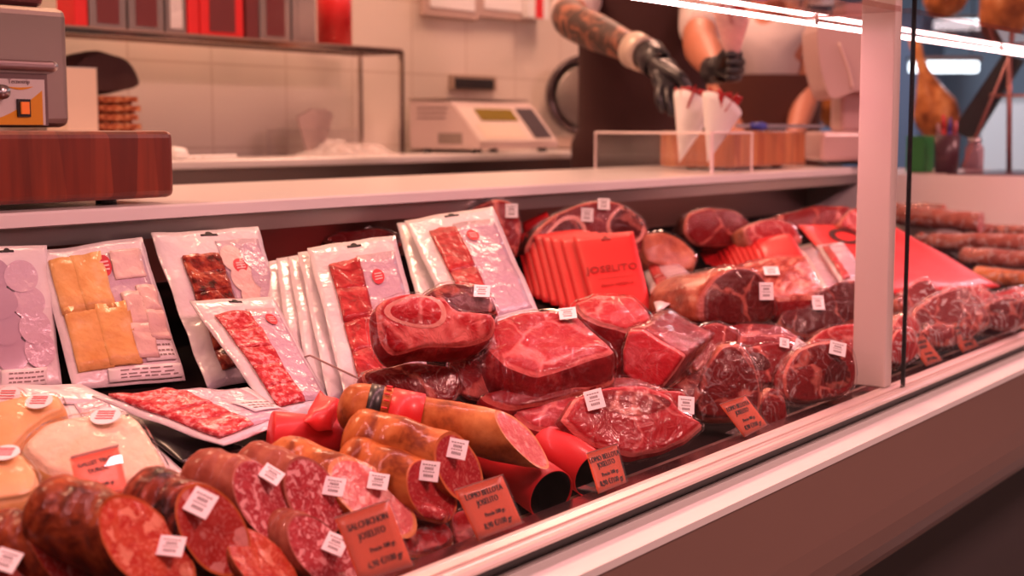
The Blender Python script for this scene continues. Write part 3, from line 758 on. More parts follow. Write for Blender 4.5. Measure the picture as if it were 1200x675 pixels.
# standing stack
ords = ['second', 'third', 'fourth', 'fifth', 'sixth', 'seventh', 'eighth', 'ninth', 'tenth', 'eleventh', 'twelfth']
front_pack('front white vacuum pack of dark red ham slices in the upright stack', (atY(360, 291, 1.36), atY(463, 276, 1.32), on(506, 452, .03), on(408, 478, .03)), sl=MEATSL, win=(.16, .50), st=(.66, .30), rows=4)
for k, (x, y) in enumerate([(349, 296), (337, 301), (324, 302), (311, 308)]):
    dy = .0175 * (k + 1)
    pack(f'{ords[k]} white vacuum pack behind the front one of the upright stack', (atY(x, y, 1.36 + dy), atY(x + 96, y - 14, 1.34 + dy), on(x + 138, 450, .03) + V((0, dy, 0)), on(x + 48 + k * 3, 474, .03) + V((0, dy * .9, 0))), group='white packs in the upright stack', bulge=.003)
front_pack('white vacuum pack of streaky ham slices standing beside the red envelopes', (atY(474, 259, 1.42), atY(577, 243, 1.36), on(634, 372, .07), on(540, 396, .07)), sl=MEATSL, win=(.18, .48), st=(.62, .26), rows=2)
pack('white vacuum pack just behind the streaky ham pack', (atY(465, 262, 1.455), atY(560, 250, 1.395), on(622, 372, .07) + V((0, .035, 0)), on(522, 392, .07) + V((0, .035, 0))), bulge=.003)
t, sh = front_pack('small white pack leaning behind the ham half right of the red envelopes', (atY(750, 309, 1.42), atY(788, 304, 1.36), on(826, 334, .10), on(770, 366, .10)), sl=MEATSL, win=(.15, .4), st=None, rows=2)
front_pack('white pack leaning beside the streaky rind piece', (atY(928, 291, 1.32), atY(952, 284, 1.26), on(992, 338, .11), on(962, 350, .11)), sl=PALESL, win=(.15, .4), st=None, rows=2, hole=False)
front_pack('white pack leaning just left of the pale post', (atY(956, 288, 1.2), atY(988, 284, 1.13), on(1018, 326, .125), on(988, 338, .125)), sl=MEATSL, win=(.15, .4), st=None, rows=2)

# ------------------------------------------------------------------ red envelopes
def envelope(label, c4, group, front=False):
    sh = Sheet(c4, th=.004, bulge=.0015, amp=.0008)
    t = thing('red_envelope', (sh.c[2] + sh.c[3]) * .5, label, 'envelope', group)
    sh.build(t, RED, 'card_body', 10, 12)
    return t, sh
def env4(TL, TR, BR, BL, d0, d1, k=0): return (at(*TL, d0 + .012 * k), at(*TR, d0 + .012 * k), at(*BR, d1 + .012 * k), at(*BL, d1 + .012 * k))
t, sh = envelope('front red card envelope with an embossed word and a hanging hole', env4((671, 277), (742, 271), (765, 366), (698, 376), 2.50, 2.37), 'red envelopes in the near fan')
sh.patch(t, 'hang_hole', .44, .60, .07, .10, REDDARK, off=.0006, nu=5, nv=2); sh.disc(t, 'hang_hole', .52, .07, .04, .035, REDDARK, off=.0007)
sh.wordmark(t, 'JOSELITO', .021, .5, .45, REDDARK)
sh.lines(t, 'embossed_line', .22, .82, [.555], REDDARK, .006, .0006, gap=.05)
sh.wordmark(t, 'GRAN RESERVA', .008, .52, .64, mat('embossed faint', (.5, .014, .016), .5)); sh.wordmark(t, 'JAMON', .006, .55, .78, MATS['embossed faint'])
for k, (x, y) in enumerate([(656, 281), (644, 287), (634, 290), (625, 292), (616, 295), (609, 300), (603, 304)]):
    envelope(f'{ords[k]} red envelope counted back from the embossed front one', env4((x, y), (x + 66, y - 5), (x + 88 - k, y + 86), (x + 24 - k, y + 92 - 3 * k), 2.50, 2.38, k + 1), 'red envelopes in the near fan')
t, sh = envelope('front red envelope with a shiny face in the far fan', env4((884, 281), (926, 274), (950, 312), (896, 306), 2.98, 2.88), 'red envelopes in the far fan')
for k in range(11):
    x = 884 - 7.4 * (k + 1); y = 281 + .1 * k
    envelope(f'{ords[k]} red envelope counted back from the front one of the far fan', env4((x, y), (x + 44, y - 7), (x + 66 - k, y + 31 + k), (x + 12 + 1.3 * k, y + 25 + 1.3 * k), 2.98, 2.88, k + 1), 'red envelopes in the far fan')
sh = Sheet((on(935, 264, .10), on(1046, 266, .10), on(1172, 336, .075), on(1008, 348, .085)), th=.012, bulge=.004, amp=.006, freq=8)
t = thing('red_carrier_sheet', sh.S(.5, .5) - V((0, 0, .012)), 'large flat red card sheet with a dark oval behind the pale post', 'card sheet')
sh.build(t, RED, 'card_body')
sh.disc(t, 'oval_cutout', .30, .24, .14, .11, OVALD, inner=.62)
sh.disc(t, 'round_eyelet', .62, .28, .02, .03, REDDARK, inner=.4)
sh = Sheet((at(611, 262, 2.72), at(640, 247, 2.72), at(655, 275, 2.66), at(615, 280, 2.66)), th=.003)
t = thing('red_envelope', sh.S(.5, 1), 'single red envelope tucked behind the ham halves at the back', 'envelope'); sh.build(t, RED, 'card_body')

# ------------------------------------------------------------------ ham and meat pieces
NF = (-.45, -.68, .55); NT = (-.3, -.42, .85); NS = (-.8, -.45, .4); NV = (-.4, -.85, .3)
HP = 'vacuum-packed ham pieces'
STREAK = mottled('streaky rind', [(.36, (.24, .03, .02)), (.5, (.40, .09, .06)), (.64, (.66, .33, .23))], 40, .4, .8, stretch=(1, 2.5, 1), bump=(50, .6, .004))
def M(label, px, nrm, h, L, cut, skin, **kw): return meat(label, px, nrm, h, L, (cut, skin), group=HP, **kw)
M('front ham slab with two dark muscles resting on the price rail', [(657, 520), (672, 493), (712, 480), (755, 478), (785, 490), (798, 506), (828, 526), (808, 542), (780, 552), (742, 562), (722, 558), (688, 546)], NF, .052, .022, CUT_RED, RIND_RED, stick=[(695, 499, .022, .026, -.25)], ten=.1, Edir=(.1, .6, -.7))
M('fat-topped ham slab with a white sticker behind the front slab', [(718, 466), (748, 459), (800, 457), (814, 470), (817, 500), (800, 512), (768, 500), (730, 486)], NF, .085, .025, CUT_RED, RIND_FAT, stick=[(801, 477, .02, .024, .1)], ten=.1, Edir=(.1, .6, -.7))
M('flat red ham cut lying behind the front slab beside the sausages', [(598, 476), (640, 460), (690, 452), (716, 456), (722, 474), (694, 490), (660, 506), (618, 500)], NT, .075, .035, CUT_RED, RIND_RED, Edir=(.05, .1, -1))
M('large bright red ham centre cut on top of the pile', [(555, 386), (598, 370), (650, 362), (676, 367), (718, 410), (690, 422), (630, 438), (594, 427), (574, 408)], NT, .135, .062, CUT_RED, RIND_RED, back=.95, side=.03, Edir=(-.12, -.02, -1), stick=[(664, 372, .022, .024, -.1)], amp=.005, ten=.1)
M('wrapped dark ham shank end left of the bright red centre cut', [(527, 425), (545, 398), (575, 400), (592, 430), (598, 460), (580, 474), (545, 468), (530, 450)], NS, .085, .05, CUT_DEEP, RIND_RED, wrap=FILM_LOOSE)
M('ham chunk with a round pink muscle on its cut face', [(441, 362), (452, 347), (485, 343), (520, 350), (537, 364), (582, 371), (578, 396), (545, 406), (500, 404), (462, 414), (446, 396)], NV, .15, .036, CUT_RING, RIND_RED, stick=[], Edir=(.1, .6, -.75))
M('dark crusted ham end with a white sticker behind the round muscle chunk', [(492, 348), (518, 333), (560, 334), (577, 348), (584, 366), (550, 372), (515, 366)], (-.3, -.6, .7), .165, .05, CUT_DARK, RIND_DARK, stick=[(562, 345, .02, .022, .05)])
M('low dark ham piece under the round muscle chunk', [(424, 433), (470, 424), (530, 428), (545, 445), (530, 470), (480, 466), (430, 452)], NF, .07, .05, CUT_DEEP, RIND_RED, wrap=FILM_LOOSE)
M('ham cut showing fat streaks directly in front of the embossed envelope', [(671, 356), (698, 347), (742, 349), (758, 361), (768, 376), (735, 388), (700, 380), (682, 372)], NT, .14, .11, CUT_PINK, RIND_RED, Edir=(-.05, .1, -1), back=1.0, ten=.1)
M('cube shaped ham block with pale seams in the middle of the pile', [(727, 412), (735, 388), (752, 386), (803, 416), (792, 436), (776, 457), (742, 450), (728, 438)], NS, .10, .12, CUT_RED, RIND_RED, Edir=(.85, .12, .10), back=.98, side=.0, r0=.008, ten=.1)
M('ham half with a large dark cut face and fatty back', [(820, 376), (822, 345), (838, 323), (866, 313), (890, 318), (905, 340), (911, 362), (902, 378), (870, 382), (840, 380)], NV, .13, .12, CUT_DARK, RIND, Edir=(.1, .95, -.05), stick=[(895, 342, .022, .028, 0)], back=.75)
M('block with streaky rind on top beside the red envelopes of the far fan', [(868, 312), (905, 299), (944, 299), (964, 334), (950, 350), (910, 352), (884, 336)], NT, .13, .05, STREAK, RIND_RED, Edir=(0, 0, -1), stick=[(903, 321, .026, .024, 0)], ten=.1)
M('dark ham piece with a sticker touching the pale post', [(910, 376), (928, 357), (955, 343), (985, 328), (1010, 326), (1018, 348), (1010, 372), (985, 384), (950, 392), (925, 388)], NF, .10, .06, CUT_DARK, RIND_RED, stick=[(957, 357, .02, .028, 0)], wrap=FILM_LOOSE, Edir=(.1, .35, -.9))
M('thin ham slice lying below the dark ham half', [(842, 384), (870, 377), (915, 380), (942, 395), (935, 410), (900, 410), (860, 402)], NT, .09, .03, CUT_DEEP, RIND_RED)
M('ham slice with two muscles and a tilted sticker', [(842, 416), (870, 405), (920, 401), (947, 411), (938, 440), (904, 452), (868, 442)], NF, .085, .035, CUT_DEEP, RIND_FAT, stick=[(936, 410, .022, .024, .6), (917, 405, .014, .018, .2)])
M('ham slice with three round muscles beside the post foot', [(919, 456), (932, 432), (955, 419), (985, 415), (1001, 430), (1004, 466), (985, 482), (945, 490), (922, 484)], NV, .07, .04, CUT_DEEP, RIND_RED, stick=[(978, 427, .024, .022, .25)], wrap=FILM_LOOSE)
M('upright loosely wrapped ham wedge behind the fourth price card', [(812, 470), (830, 440), (848, 418), (870, 415), (885, 440), (894, 476), (888, 502), (850, 508), (820, 502)], (-.7, -.6, .3), .06, .05, CUT_DEEP, RIND_FAT, wrap=FILM_LOOSE)
M('small brown offcut in a creased bag between two ham slices', [(890, 474), (903, 456), (918, 468), (922, 494), (897, 501)], NV, .04, .03, CUT_DEEP, RIND_FAT, wrap=FILM_LOOSE)
M('marbled pink and yellow cut tucked behind the post', [(935, 420), (955, 392), (985, 380), (1010, 380), (1012, 422), (985, 426), (960, 412)], NF, .09, .045, CUT_PINK, RIND_FAT, wrap=FILM_LOOSE)
M('dark red piece under the cube block', [(778, 462), (805, 440), (832, 432), (828, 456), (812, 478), (790, 476)], NF, .06, .04, CUT_DEEP, RIND_RED)
M('stickered ham end standing behind the white packs at the back', [(548, 250), (578, 234), (604, 240), (613, 266), (608, 298), (590, 306), (565, 290)], NV, .20, .05, CUT_DEEP, RIND_DARK, d=2.5, stick=[(597, 248, .022, .026, 0)])
M('wide ham half with two stickers behind the red envelopes', [(614, 296), (624, 272), (650, 252), (690, 237), (726, 238), (756, 258), (765, 284), (755, 296), (700, 304), (650, 306)], NV, .20, .06, CUT_DEEP, RIND_DARK, d=2.6, stick=[(686, 253, .022, .026, .05), (706, 241, .022, .024, .05)])
M('pale fatty ham leg end behind the small white pack', [(748, 278), (775, 270), (800, 280), (816, 300), (812, 318), (790, 316), (755, 306)], NF, .16, .05, RIND_FAT, RIND_FAT, d=2.66)
M('mottled ham end at the back behind the far red fan', [(802, 272), (808, 250), (830, 243), (862, 246), (882, 264), (872, 288), (820, 288)], NV, .2, .06, CUT_DEEP, RIND_DARK, d=3.0)
M('marbled bagged cut at the back left of the red card sheet', [(872, 268), (900, 257), (928, 262), (942, 284), (910, 292), (880, 290)], NV, .2, .06, CUT_PINK, RIND_FAT, d=3.0, wrap=FILM_LOOSE)
M('dark cured piece lying at the back beside the red card sheet', [(900, 258), (940, 244), (992, 240), (1004, 254), (980, 264), (930, 268)], NF, .2, .05, CUT_DEEP, RIND_DARK, d=3.25)
M('pale piece in a bag right behind the post top', [(985, 262), (998, 244), (1020, 240), (1035, 258), (1025, 270), (1000, 270)], NF, .2, .05, CUT_PINK, RIND_FAT, d=3.2, wrap=FILM_LOOSE)
M('dark cured meat strip hidden behind the upright stack of packs', [(378, 282), (400, 271), (440, 268), (468, 275), (466, 292), (420, 294)], NF, .2, .04, CUT_DARK, RIND_DARK, d=2.25)
M('flat dark red cut wedged under the bright red centre cut and the cube block', [(684, 452), (730, 444), (782, 456), (800, 470), (760, 480), (700, 478)], NT, .07, .055, CUT_DEEP, RIND_RED)
M('dark ham piece filling the gap right of the cube block', [(800, 400), (838, 384), (868, 398), (852, 438), (812, 444)], NF, .07, .06, CUT_DEEP, RIND_RED)
M('dark wrapped cut lying under the bright red centre cut', [(560, 462), (610, 452), (660, 440), (712, 424), (720, 446), (660, 466), (600, 480)], NT, .09, .06, CUT_DEEP, RIND_RED)
def muscle(label_start, cx, cy, rx, ry, ang, m, ring=None, dome=.003):
    t = [o for o in bpy.data.objects if o.parent is None and str(o.get('label', '')).startswith(label_start)][0]
    piece = [c for c in t.children if c.name.startswith('cut_piece')][0]
    n = 30; ks = (.25, .5, .75, .92, 1.0)
    def grid(k0, mm, nm, hgt):
        vs = []; cut = []; rim = []; fs = []
        for k in (0,) + ks:
            for j in range(n):
                a = 2 * math.pi * j / n; q = k * k0 * (1 + .08 * math.sin(3 * a + cx))
                x = rx * q * math.cos(a); y = ry * q * math.sin(a)
                loc, nor = hit(piece, cx + x * math.cos(ang) - y * math.sin(ang), cy + x * math.sin(ang) + y * math.cos(ang))
                vs.append(loc + nor * (.0004 + hgt * (1 - k * k))); cut.append((x * .0012 + cx, y * .0012, 0)); rim.append(k * .9)
        for k in range(len(ks)):
            for j in range(n): fs.append((k * n + j, k * n + (j + 1) % n, (k + 1) * n + (j + 1) % n, (k + 1) * n + j))
        link_mesh(nm, vs, fs, mm, t, None, True, {'cut': cut, 'rim': rim})
    if ring: grid(1.14, ring, 'fat_ring', .0012)
    grid(1.0, m, 'round_muscle', dome)
FATW = mottled('white fat', [(.3, (.55, .20, .15)), (.6, (.72, .36, .29))], 60, .4, .6)
muscle('ham chunk with a round', 489, 365, 32, 17, .05, CUT_PINK, FATW)
muscle('front ham slab', 738, 499, 46, 14, .08, CUT_DEEP, dome=.001)
muscle('wide ham half with two', 735, 262, 20, 22, .3, CUT_DARK, FATW)
muscle('wide ham half with two', 664, 278, 24, 20, -.5, CUT_DARK, FATW)
muscle('ham slice with three round', 948, 462, 15, 19, .4, CUT_DEEP, dome=.0012)
muscle('ham slice with three round', 981, 456, 15, 18, .2, CUT_DARK, dome=.0012)
muscle('ham slice with two muscles', 886, 424, 17, 10, .2, CUT_DARK, dome=.0012)
def flap(label_start, quad, dd=0.0):
    t = [o for o in bpy.data.objects if o.parent is None and str(o.get('label', '')).startswith(label_start)][0]
    m_ = [c for c in t.children if c.name.startswith('cut_piece')][0]
    pts = []
    cx = sum(q[0] for q in quad) / 4; cy = sum(q[1] for q in quad) / 4
    loc, nor = hit(m_, cx, cy); d = (loc - CAM).dot(FF) - .006
    for x, y in quad: pts.append(at(x, y, d + dd))
    sh = Sheet(pts, th=.0006, bulge=.004, amp=.010, freq=45); sh.build(t, FILM_LOOSE, 'bag_flap', 14, 16)
flap('wrapped dark ham shank', [(540, 396), (578, 386), (596, 472), (566, 478)])
flap('ham chunk with a round', [(430, 362), (448, 350), (456, 418), (438, 424)])
flap('upright loosely', [(806, 440), (838, 424), (826, 508), (806, 504)])
flap('upright loosely', [(868, 412), (892, 430), (902, 500), (884, 506)])
flap('ham slice with three', [(908, 446), (930, 430), (934, 492), (908, 496)])
flap('dark ham piece with a sticker', [(888, 384), (918, 362), (930, 386), (900, 398)])
flap('large bright red', [(540, 392), (566, 380), (600, 430), (572, 440)])
RG = 'bagged pieces right of the post'
def R(label, px, nrm, h, L, cut, side): return meat(label, px, nrm, h, L, (cut, side), group=RG, wrap=FILM_BAG, wamp=.006, amp=.007, name='bagged_ham')
R('crumpled bag of ham behind the dark glass seam', [(1052, 350), (1070, 333), (1086, 328), (1100, 345), (1099, 366), (1078, 374), (1058, 364)], NF, .10, .05, CUT_DEEP, RIND_FAT)
R('bagged marbled ham below the tip of the red card sheet', [(1095, 352), (1115, 335), (1150, 333), (1168, 350), (1156, 374), (1112, 374)], NF, .10, .05, CUT_PINK, RIND_RED)
R('bagged ham at the right end under the orange sausage', [(1155, 352), (1185, 335), (1205, 337), (1220, 360), (1192, 372), (1160, 374)], NF, .085, .05, CUT_PINK, RIND_RED)
R('large bagged ham piece behind the two middle price cards', [(1068, 390), (1090, 370), (1130, 360), (1150, 372), (1162, 400), (1130, 422), (1085, 414), (1070, 404)], NF, .065, .05, CUT_DEEP, RIND_RED)
R('dark bagged ham piece beside the last price card', [(1152, 388), (1175, 376), (1204, 380), (1200, 410), (1170, 416), (1153, 410)], NV, .05, .045, CUT_DEEP, RIND_RED)
R('smooth pink ham block between the post and the seam', [(1046, 382), (1060, 366), (1080, 380), (1080, 396), (1050, 400)], NV, .085, .06, CUT_PINK, RIND_FAT)
R('low red bagged cut at the foot of the seam', [(1042, 430), (1052, 410), (1072, 412), (1078, 440), (1062, 452), (1044, 450)], NV, .045, .04, CUT_RED, RIND_RED)
R('flat dark bagged cut at the foot behind the fifth price card', [(1078, 418), (1092, 408), (1118, 412), (1122, 430), (1100, 436), (1082, 434)], NV, .035, .04, CUT_DEEP, RIND_DARK)

# ------------------------------------------------------------------ sausages at the front
NC = (50, .5)
SG = 'cut cured sausages at the front'
def S(label, a, ha, b, hb, r, skin, cut, N_=NC, stick=(), **kw): return sausage(label, on(*a, ha), on(*b, hb), r, N_, skin, cut, group=SG, stick=stick, **kw)
S('thick brown chorizo with a long orange cut face at the lower left', (48, 597), .072, (172, 641), .066, .034, SKIN_CHOR, CUT_CHOR, stick=[(195, 643, .022, .02, .1)])
S('dark ridged chorizo with a red cut face, second from the left', (160, 583), .072, (250, 621), .068, .033, SKIN_CHOR_D, CUT_CHOR2, N_=(42, .5), stick=[(230, 591, .022, .026, .45)])
S('wide brown salchichon with a marbled pink face below the flat pack', (222, 562), .075, (311, 589), .072, .034, SKIN_SALCH, CUT_SALCH, N_=(42, .5), stick=[(312, 558, .02, .02, .55)])
S('salchichon with a marbled pink face partly behind the wide brown one', (285, 548), .07, (369, 581), .066, .031, SKIN_SALCH, CUT_SALCH, N_=(42, .5), stick=[(386, 572, .02, .02, .15)])
S('orange-skinned lomo cut long with a pale sticker', (322, 538), .062, (437, 583), .06, .029, SKIN_LOMO, CUT_LOMO_P, N_=(58, .6), cat='cured loin', name='cured_loin', stick=[(440, 567, .02, .018, .15)])
S('short golden lomo with a dark red face behind the cards', (405, 541), .066, (506, 576), .064, .030, SKIN_LOMO, CUT_LOMO, N_=(38, .7), cat='cured loin', name='cured_loin', stick=[(497, 553, .02, .021, .12)])
S('smooth golden lomo under the banded loin', (412, 508), .085, (538, 548), .082, .031, SKIN_LOMO, CUT_LOMO, N_=(38, .7), cat='cured loin', name='cured_loin', stick=[(530, 527, .02, .022, .2)])
def bands(root, A, ax, e1, e2, r, L):
    def band(nm, f0, f1, m):
        MB().lathe([(r * .97, L * f0), (r * 1.075, L * f0 + .001), (r * 1.075, L * f1 - .001), (r * .97, L * f1)], A, ax, 36).build(nm, m, root, True)
    band('black_band', .12, .20, BLACK); band('red_band', .245, .43, REDSHINY)
    b = MB()
    for k in range(9):
        f = .205 + .0035 * (k % 2)
        a = -.6 + k * .3
        q = (e1 * math.cos(a) + e2 * math.sin(a)) * r * 1.08
        b.tube([A + ax * L * f + q, A + ax * L * (f + .03) + q], .0012, 6)
    b.build('band_lettering', REDSHINY, root)
S('long lomo with black and red bands and a pale cut face', (404, 474), .10, (612, 516), .098, .026, mottled('lomo casing spotted', [(.3, (.10, .02, .008)), (.46, (.42, .12, .03)), (.66, (.62, .25, .08))], 24, .4, .6), CUT_LOMO_P, N_=(54, .5), cat='cured loin', name='cured_loin', extra=bands)
S('chorizo end with a sticker at the lower left corner', (-15, 642), .032, (82, 664), .030, .030, SKIN_CHOR, CUT_CHOR2, stick=[(87, 650, .022, .022, .1)])
S('chorizo end cut off by the left frame edge', (-70, 655), .03, (5, 676), .03, .028, SKIN_CHOR, CUT_CHOR2, stick=[(3, 668, .02, .022, .3)])
S('red chorizo end below the ridged chorizo', (230, 648), .028, (310, 672), .028, .027, SKIN_CHOR, CUT_CHOR)
S('small salchichon end with a sticker behind the first price card', (310, 632), .03, (378, 655), .03, .028, SKIN_SALCH, CUT_SALCH, stick=[(388, 648, .02, .022, .4)])
S('salchichon piece low under the orange lomo', (400, 612), .025, (430, 622), .025, .024, SKIN_SALCH, CUT_SALCH)
S('red sausage lying low between the two front chorizos', (95, 632), .032, (150, 672), .03, .026, SKIN_CHOR, CUT_CHOR)
meat('thin curved lomo slice between two cut loins', [(462, 590), (480, 582), (505, 590), (526, 600), (520, 610), (492, 606), (470, 600)], NF, .05, .012, (CUT_LOMO, RIND_FAT), name='loin_slice', cat='meat slice')
meat('shiny pink wrapped loin cut beside the second price card', [(452, 632), (472, 610), (505, 606), (530, 628), (520, 645), (490, 654), (462, 650)], NT, .02, .012, (CUT_PINK, RIND_FAT), name='loin_piece', cat='meat piece', wrap=FILM_LOOSE)
meat('small pink wrapped cut hidden by the second price card', [(528, 606), (545, 598), (560, 620), (552, 645), (535, 640)], NF, .03, .02, (CUT_PINK, RIND_FAT), name='loin_piece', cat='meat piece')
# ------------------------------------------------------------------ red tubes and tissue
def tube_thing(label, a, b, h, r, axis=None, length=.2):
    B = on(*b, h); A = on(*a, h) if a else B - V(axis).normalized() * length
    ax = (B - A).normalized()
    t = thing('red_card_tube', (A + B) / 2 - V((0, 0, r)), label, 'card tube', 'red card tubes')
    L = (B - A).length
    MB().lathe([(.0, 0), (r * .96, 0), (r, .002), (r, L), (r * .955, L), (r * .955, .004), (0, .004)], A, ax, 40).build('tube_wall', [RED], t, True)
    MB().lathe([(0, .006), (r * .95, .006), (r * .95, L - .002)], A, ax, 40).build('tube_lining', BLACK, t, True)
    return t, A, B, ax
t, A, B, ax = tube_thing('red card tube with a dark open end beside the second price card', None, (646, 580), .036, .029, (-.30, -.92, -.23), .20)
c = (A * .58 + B * .42); nrm = (CAM - c).normalized(); nrm = (nrm - ax * nrm.dot(ax)).normalized()
MB().lathe([(.0042, .0290), (.0056, .0296), (.0056, .0290)], A * .8 + B * .2 , nrm, 24).build('printed_ring', mat('pale print', (.75, .35, .33), .5), t)
tube_thing('red card tube with a dark open end behind the third price card', None, (695, 557), .032, .027, (-.30, -.92, -.23), .17)
tube_thing('red card tube lying behind the orange lomo', (316, 512), (402, 520), .045, .028)
sh = Sheet((on(352, 500, .075), on(372, 462, .085), on(402, 476, .075), on(388, 508, .065)), th=.002, bulge=.014, amp=.016, freq=40)
t = thing('red_tissue', sh.S(.5, .9), 'crumpled red tissue paper at the end of the banded loin', 'tissue'); sh.build(t, REDSHINY, 'tissue_sheet')
# ------------------------------------------------------------------ cheese wedges
CHW = mottled('white cheese', [(.3, (.78, .56, .36)), (.6, (.84, .68, .50))], 14, .4, .7, bump=(70, .6, .004), stretch=(1, 3, 1))
CHY = mottled('yellow cheese', [(.3, (.72, .42, .17)), (.6, (.80, .52, .25))], 14, .4, .7, bump=(60, .4, .003))
RINDC = mottled('cheese rind', [(.3, (.62, .30, .09)), (.6, (.75, .45, .18))], 20, .5, .5)
def cheese(label, px, h, L, m, st, **kw):
    t = meat(label, px, (-.25, -.45, .86), h, L, (m, RINDC), name='cheese_wedge', cat='cheese', group='wrapped cheese wedges', Edir=(0, .1, -1), bulge=.006, amp=.002, **kw)
    o = [c for c in t.children if c.name.startswith('cut_piece')][0]
    for x, y, w in st:
        loc, nor = hit(o, x, y); Mx = frame_m(loc + nor * .0055, RR, nor)
        s = MB().lathe([(0, 0), (w, 0), (w, -.0008), (0, -.0008)], (0, 0, 0), n=28); s.v = [Mx @ v for v in s.v]; so = s.build('round_label', PAPERW, t)
        b = MB()
        for q in (-.4, -.1, .2, .45): b.box((-w * .6, w * q, .0002), (w * .55, w * (q + .1), .0006), M=Mx)
        reparent(b.build('label_print', INKRED, None), so)
    return t
wc = cheese('white cheese wedge behind the orange price card', [(26, 540), (48, 514), (88, 502), (130, 497), (164, 505), (184, 535), (198, 566), (180, 580), (110, 584), (52, 566)], .042, .034, CHW, [(124, 508, .015)])
cheese('yellow cheese wedge behind the white one', [(-30, 500), (10, 486), (52, 478), (72, 480), (80, 494), (58, 504), (34, 524), (10, 548), (-30, 545)], .036, .03, CHY, [(45, 492, .0135)])
cheese('yellow cheese wedge farthest back by the lilac pack', [(-40, 476), (-5, 462), (26, 464), (34, 480), (-5, 490), (-40, 492)], .036, .026, CHY, [(8, 474, .013)])
cheese('low yellow cheese wedge at the left edge above the chorizos', [(-50, 560), (-10, 540), (24, 545), (46, 572), (40, 596), (-10, 606), (-50, 606)], .036, .03, CHY, [(6, 551, .013)])
# ------------------------------------------------------------------ price cards
def price(label, c4, rows, sz):
    sh = Sheet(c4, th=.0016, bulge=0, amp=0)
    base = (sh.c[2] + sh.c[3]) * .5
    t = thing('price_card', base, label, 'price card', 'orange price cards')
    sh.build(t, ORANGE, 'card', 6, 6)
    a, b, c, d = sh.c
    holder = MB(); n = sh.n
    holder.prism([a + n * .0016, b + n * .0016, c + n * .0016, d + n * .0016], n * .0012)
    holder.prism([d + n * .0028, c + n * .0028, c + n * .0028 + (V((0, 0, .0012))), d + n * .0028 + V((0, 0, .0012))], V((0, .03, 0)))
    holder.build('acrylic_holder', ACRYLIC, t)
    MB().prism([a + n * .001 , b + n * .001, b + n * .003 + (b - c) * .02, a + n * .003 + (a - d) * .02], -n * .002).build('holder_edge', ACRYLIC_E, t)
    w = (b - a).length
    x = (b - a).normalized(); 
    for s, v, k, u in rows:
        text(s, sz * k, sh.S(u, v, .0005), x, n, INK, t, 'lettering')
    return t
def rail4(TL, TR, BR, BL, y0=.800, y1=.822): return (atY(*TL, y1), atY(*TR, y1), atY(*BR, y0), atY(*BL, y0))
LOMO = [('LOMO BELLOTA', .2, 1, .5), ('JOSELITO', .37, 1, .5), ('Precio 100 gr.', .62, .72, .55), ('8,90 €/100 gr', .82, 1, .52)]
price('orange price card reading SALCHICHON at the bottom beside the sausages', rail4((393, 638), (455, 616), (484, 692), (422, 712)), [('SALCHICHON', .2, 1, .5), ('JOSELITO', .37, 1, .5), ('Precio 100 gr.', .60, .72, .6), ('6,90 €/100 gr', .8, 1, .55)], .0085)
price('orange price card reading LOMO BELLOTA in front of the red tube', rail4((533, 590), (588, 572), (612, 628), (560, 648)), LOMO, .0082)
price('orange price card reading LOMO BELLOTA in front of the second tube', rail4((687, 547), (722, 536), (734, 580), (701, 594)), LOMO, .0085)
price('orange price card in front of the upright wrapped ham wedge', rail4((843, 493), (873, 482), (899, 516), (872, 531)), LOMO, .0085)
price('orange price card just right of the dark seam', rail4((1063, 413), (1082, 408), (1104, 437), (1085, 444)), LOMO, .0085)
price('orange price card in front of the large bagged ham piece', rail4((1108, 393), (1126, 388), (1147, 417), (1128, 425)), LOMO, .0085)
price('orange price card at the right frame edge', rail4((1185, 372), (1202, 365), (1216, 390), (1198, 397)), LOMO, .0085)
a = [atY(82, 538, 1.035), atY(138, 524, 1.035), atY(150, 576, 1.0), atY(93, 588, 1.0)]
price('orange price card standing in front of the white cheese', a, [('GALLET TRUFA', .22, 1, .5), ('DUROC', .4, 1, .5), ('Precio 100 gr.', .75, .8, .5)], .0062)
# ------------------------------------------------------------------ clear divider
x = on(352, 468, 0).x; y1 = on(352, 468, 0).y; y0 = .87
prof = [(y0, deckz(y0)), (y1, deckz(y1)), (y1, deckz(y1) + .046), (y1 - .006, deckz(y1) + .053), (y1 - .016, deckz(y1) + .056), (y0 + .02, deckz(y0) + .062), (y0 + .006, deckz(y0) + .056), (y0, deckz(y0) + .045)]
t = thing('acrylic_divider', (x, (y0 + y1) / 2, deckz(y0)), 'clear acrylic divider between the sausages and the ham pile', 'divider')
MB().prism([(x, y, z + .0005) for y, z in prof], (.003, 0, 0)).build('acrylic_sheet', ACRYLIC, t)
MB().tube([(x + .0015, y, z + .0005) for y, z in prof[1:]], .0014, 6).build('sheet_edge', mat('divider edge', (.35, .22, .2), .2, 0, .5), t)
# ------------------------------------------------------------------ sausages at the far end
FS = 'bagged sausages at the far end'
def far_s(label, a, b, X_, r, skin, cut):
    A, B = atX(*a, X_), atX(*b, X_)
    if A.y < B.y: A, B = A, B
    sausage(label, A, B, r, (B - A), skin, cut, group=FS, wrap=FILM_BAG, amp=.004, n=24)
far_s('dark bagged sausage on top of the far end stack', (1052, 252), (1150, 262), 3.62, .026, SKIN_SALCH, CUT_SALCH)
far_s('dark bagged sausage behind the post at the far end', (1040, 246), (1105, 250), 3.70, .022, SKIN_CHOR, CUT_CHOR)
far_s('brown bagged sausage second from the top at the far end', (1090, 283), (1215, 287), 3.54, .024, SKIN_SALCH, CUT_SALCH)
far_s('brown bagged sausage third from the top at the far end', (1128, 301), (1225, 306), 3.46, .023, SKIN_SALCH, CUT_SALCH)
far_s('orange brown sausage lowest at the far end', (1142, 322), (1230, 330), 3.38, .022, SKIN_LOMO, CUT_LOMO)
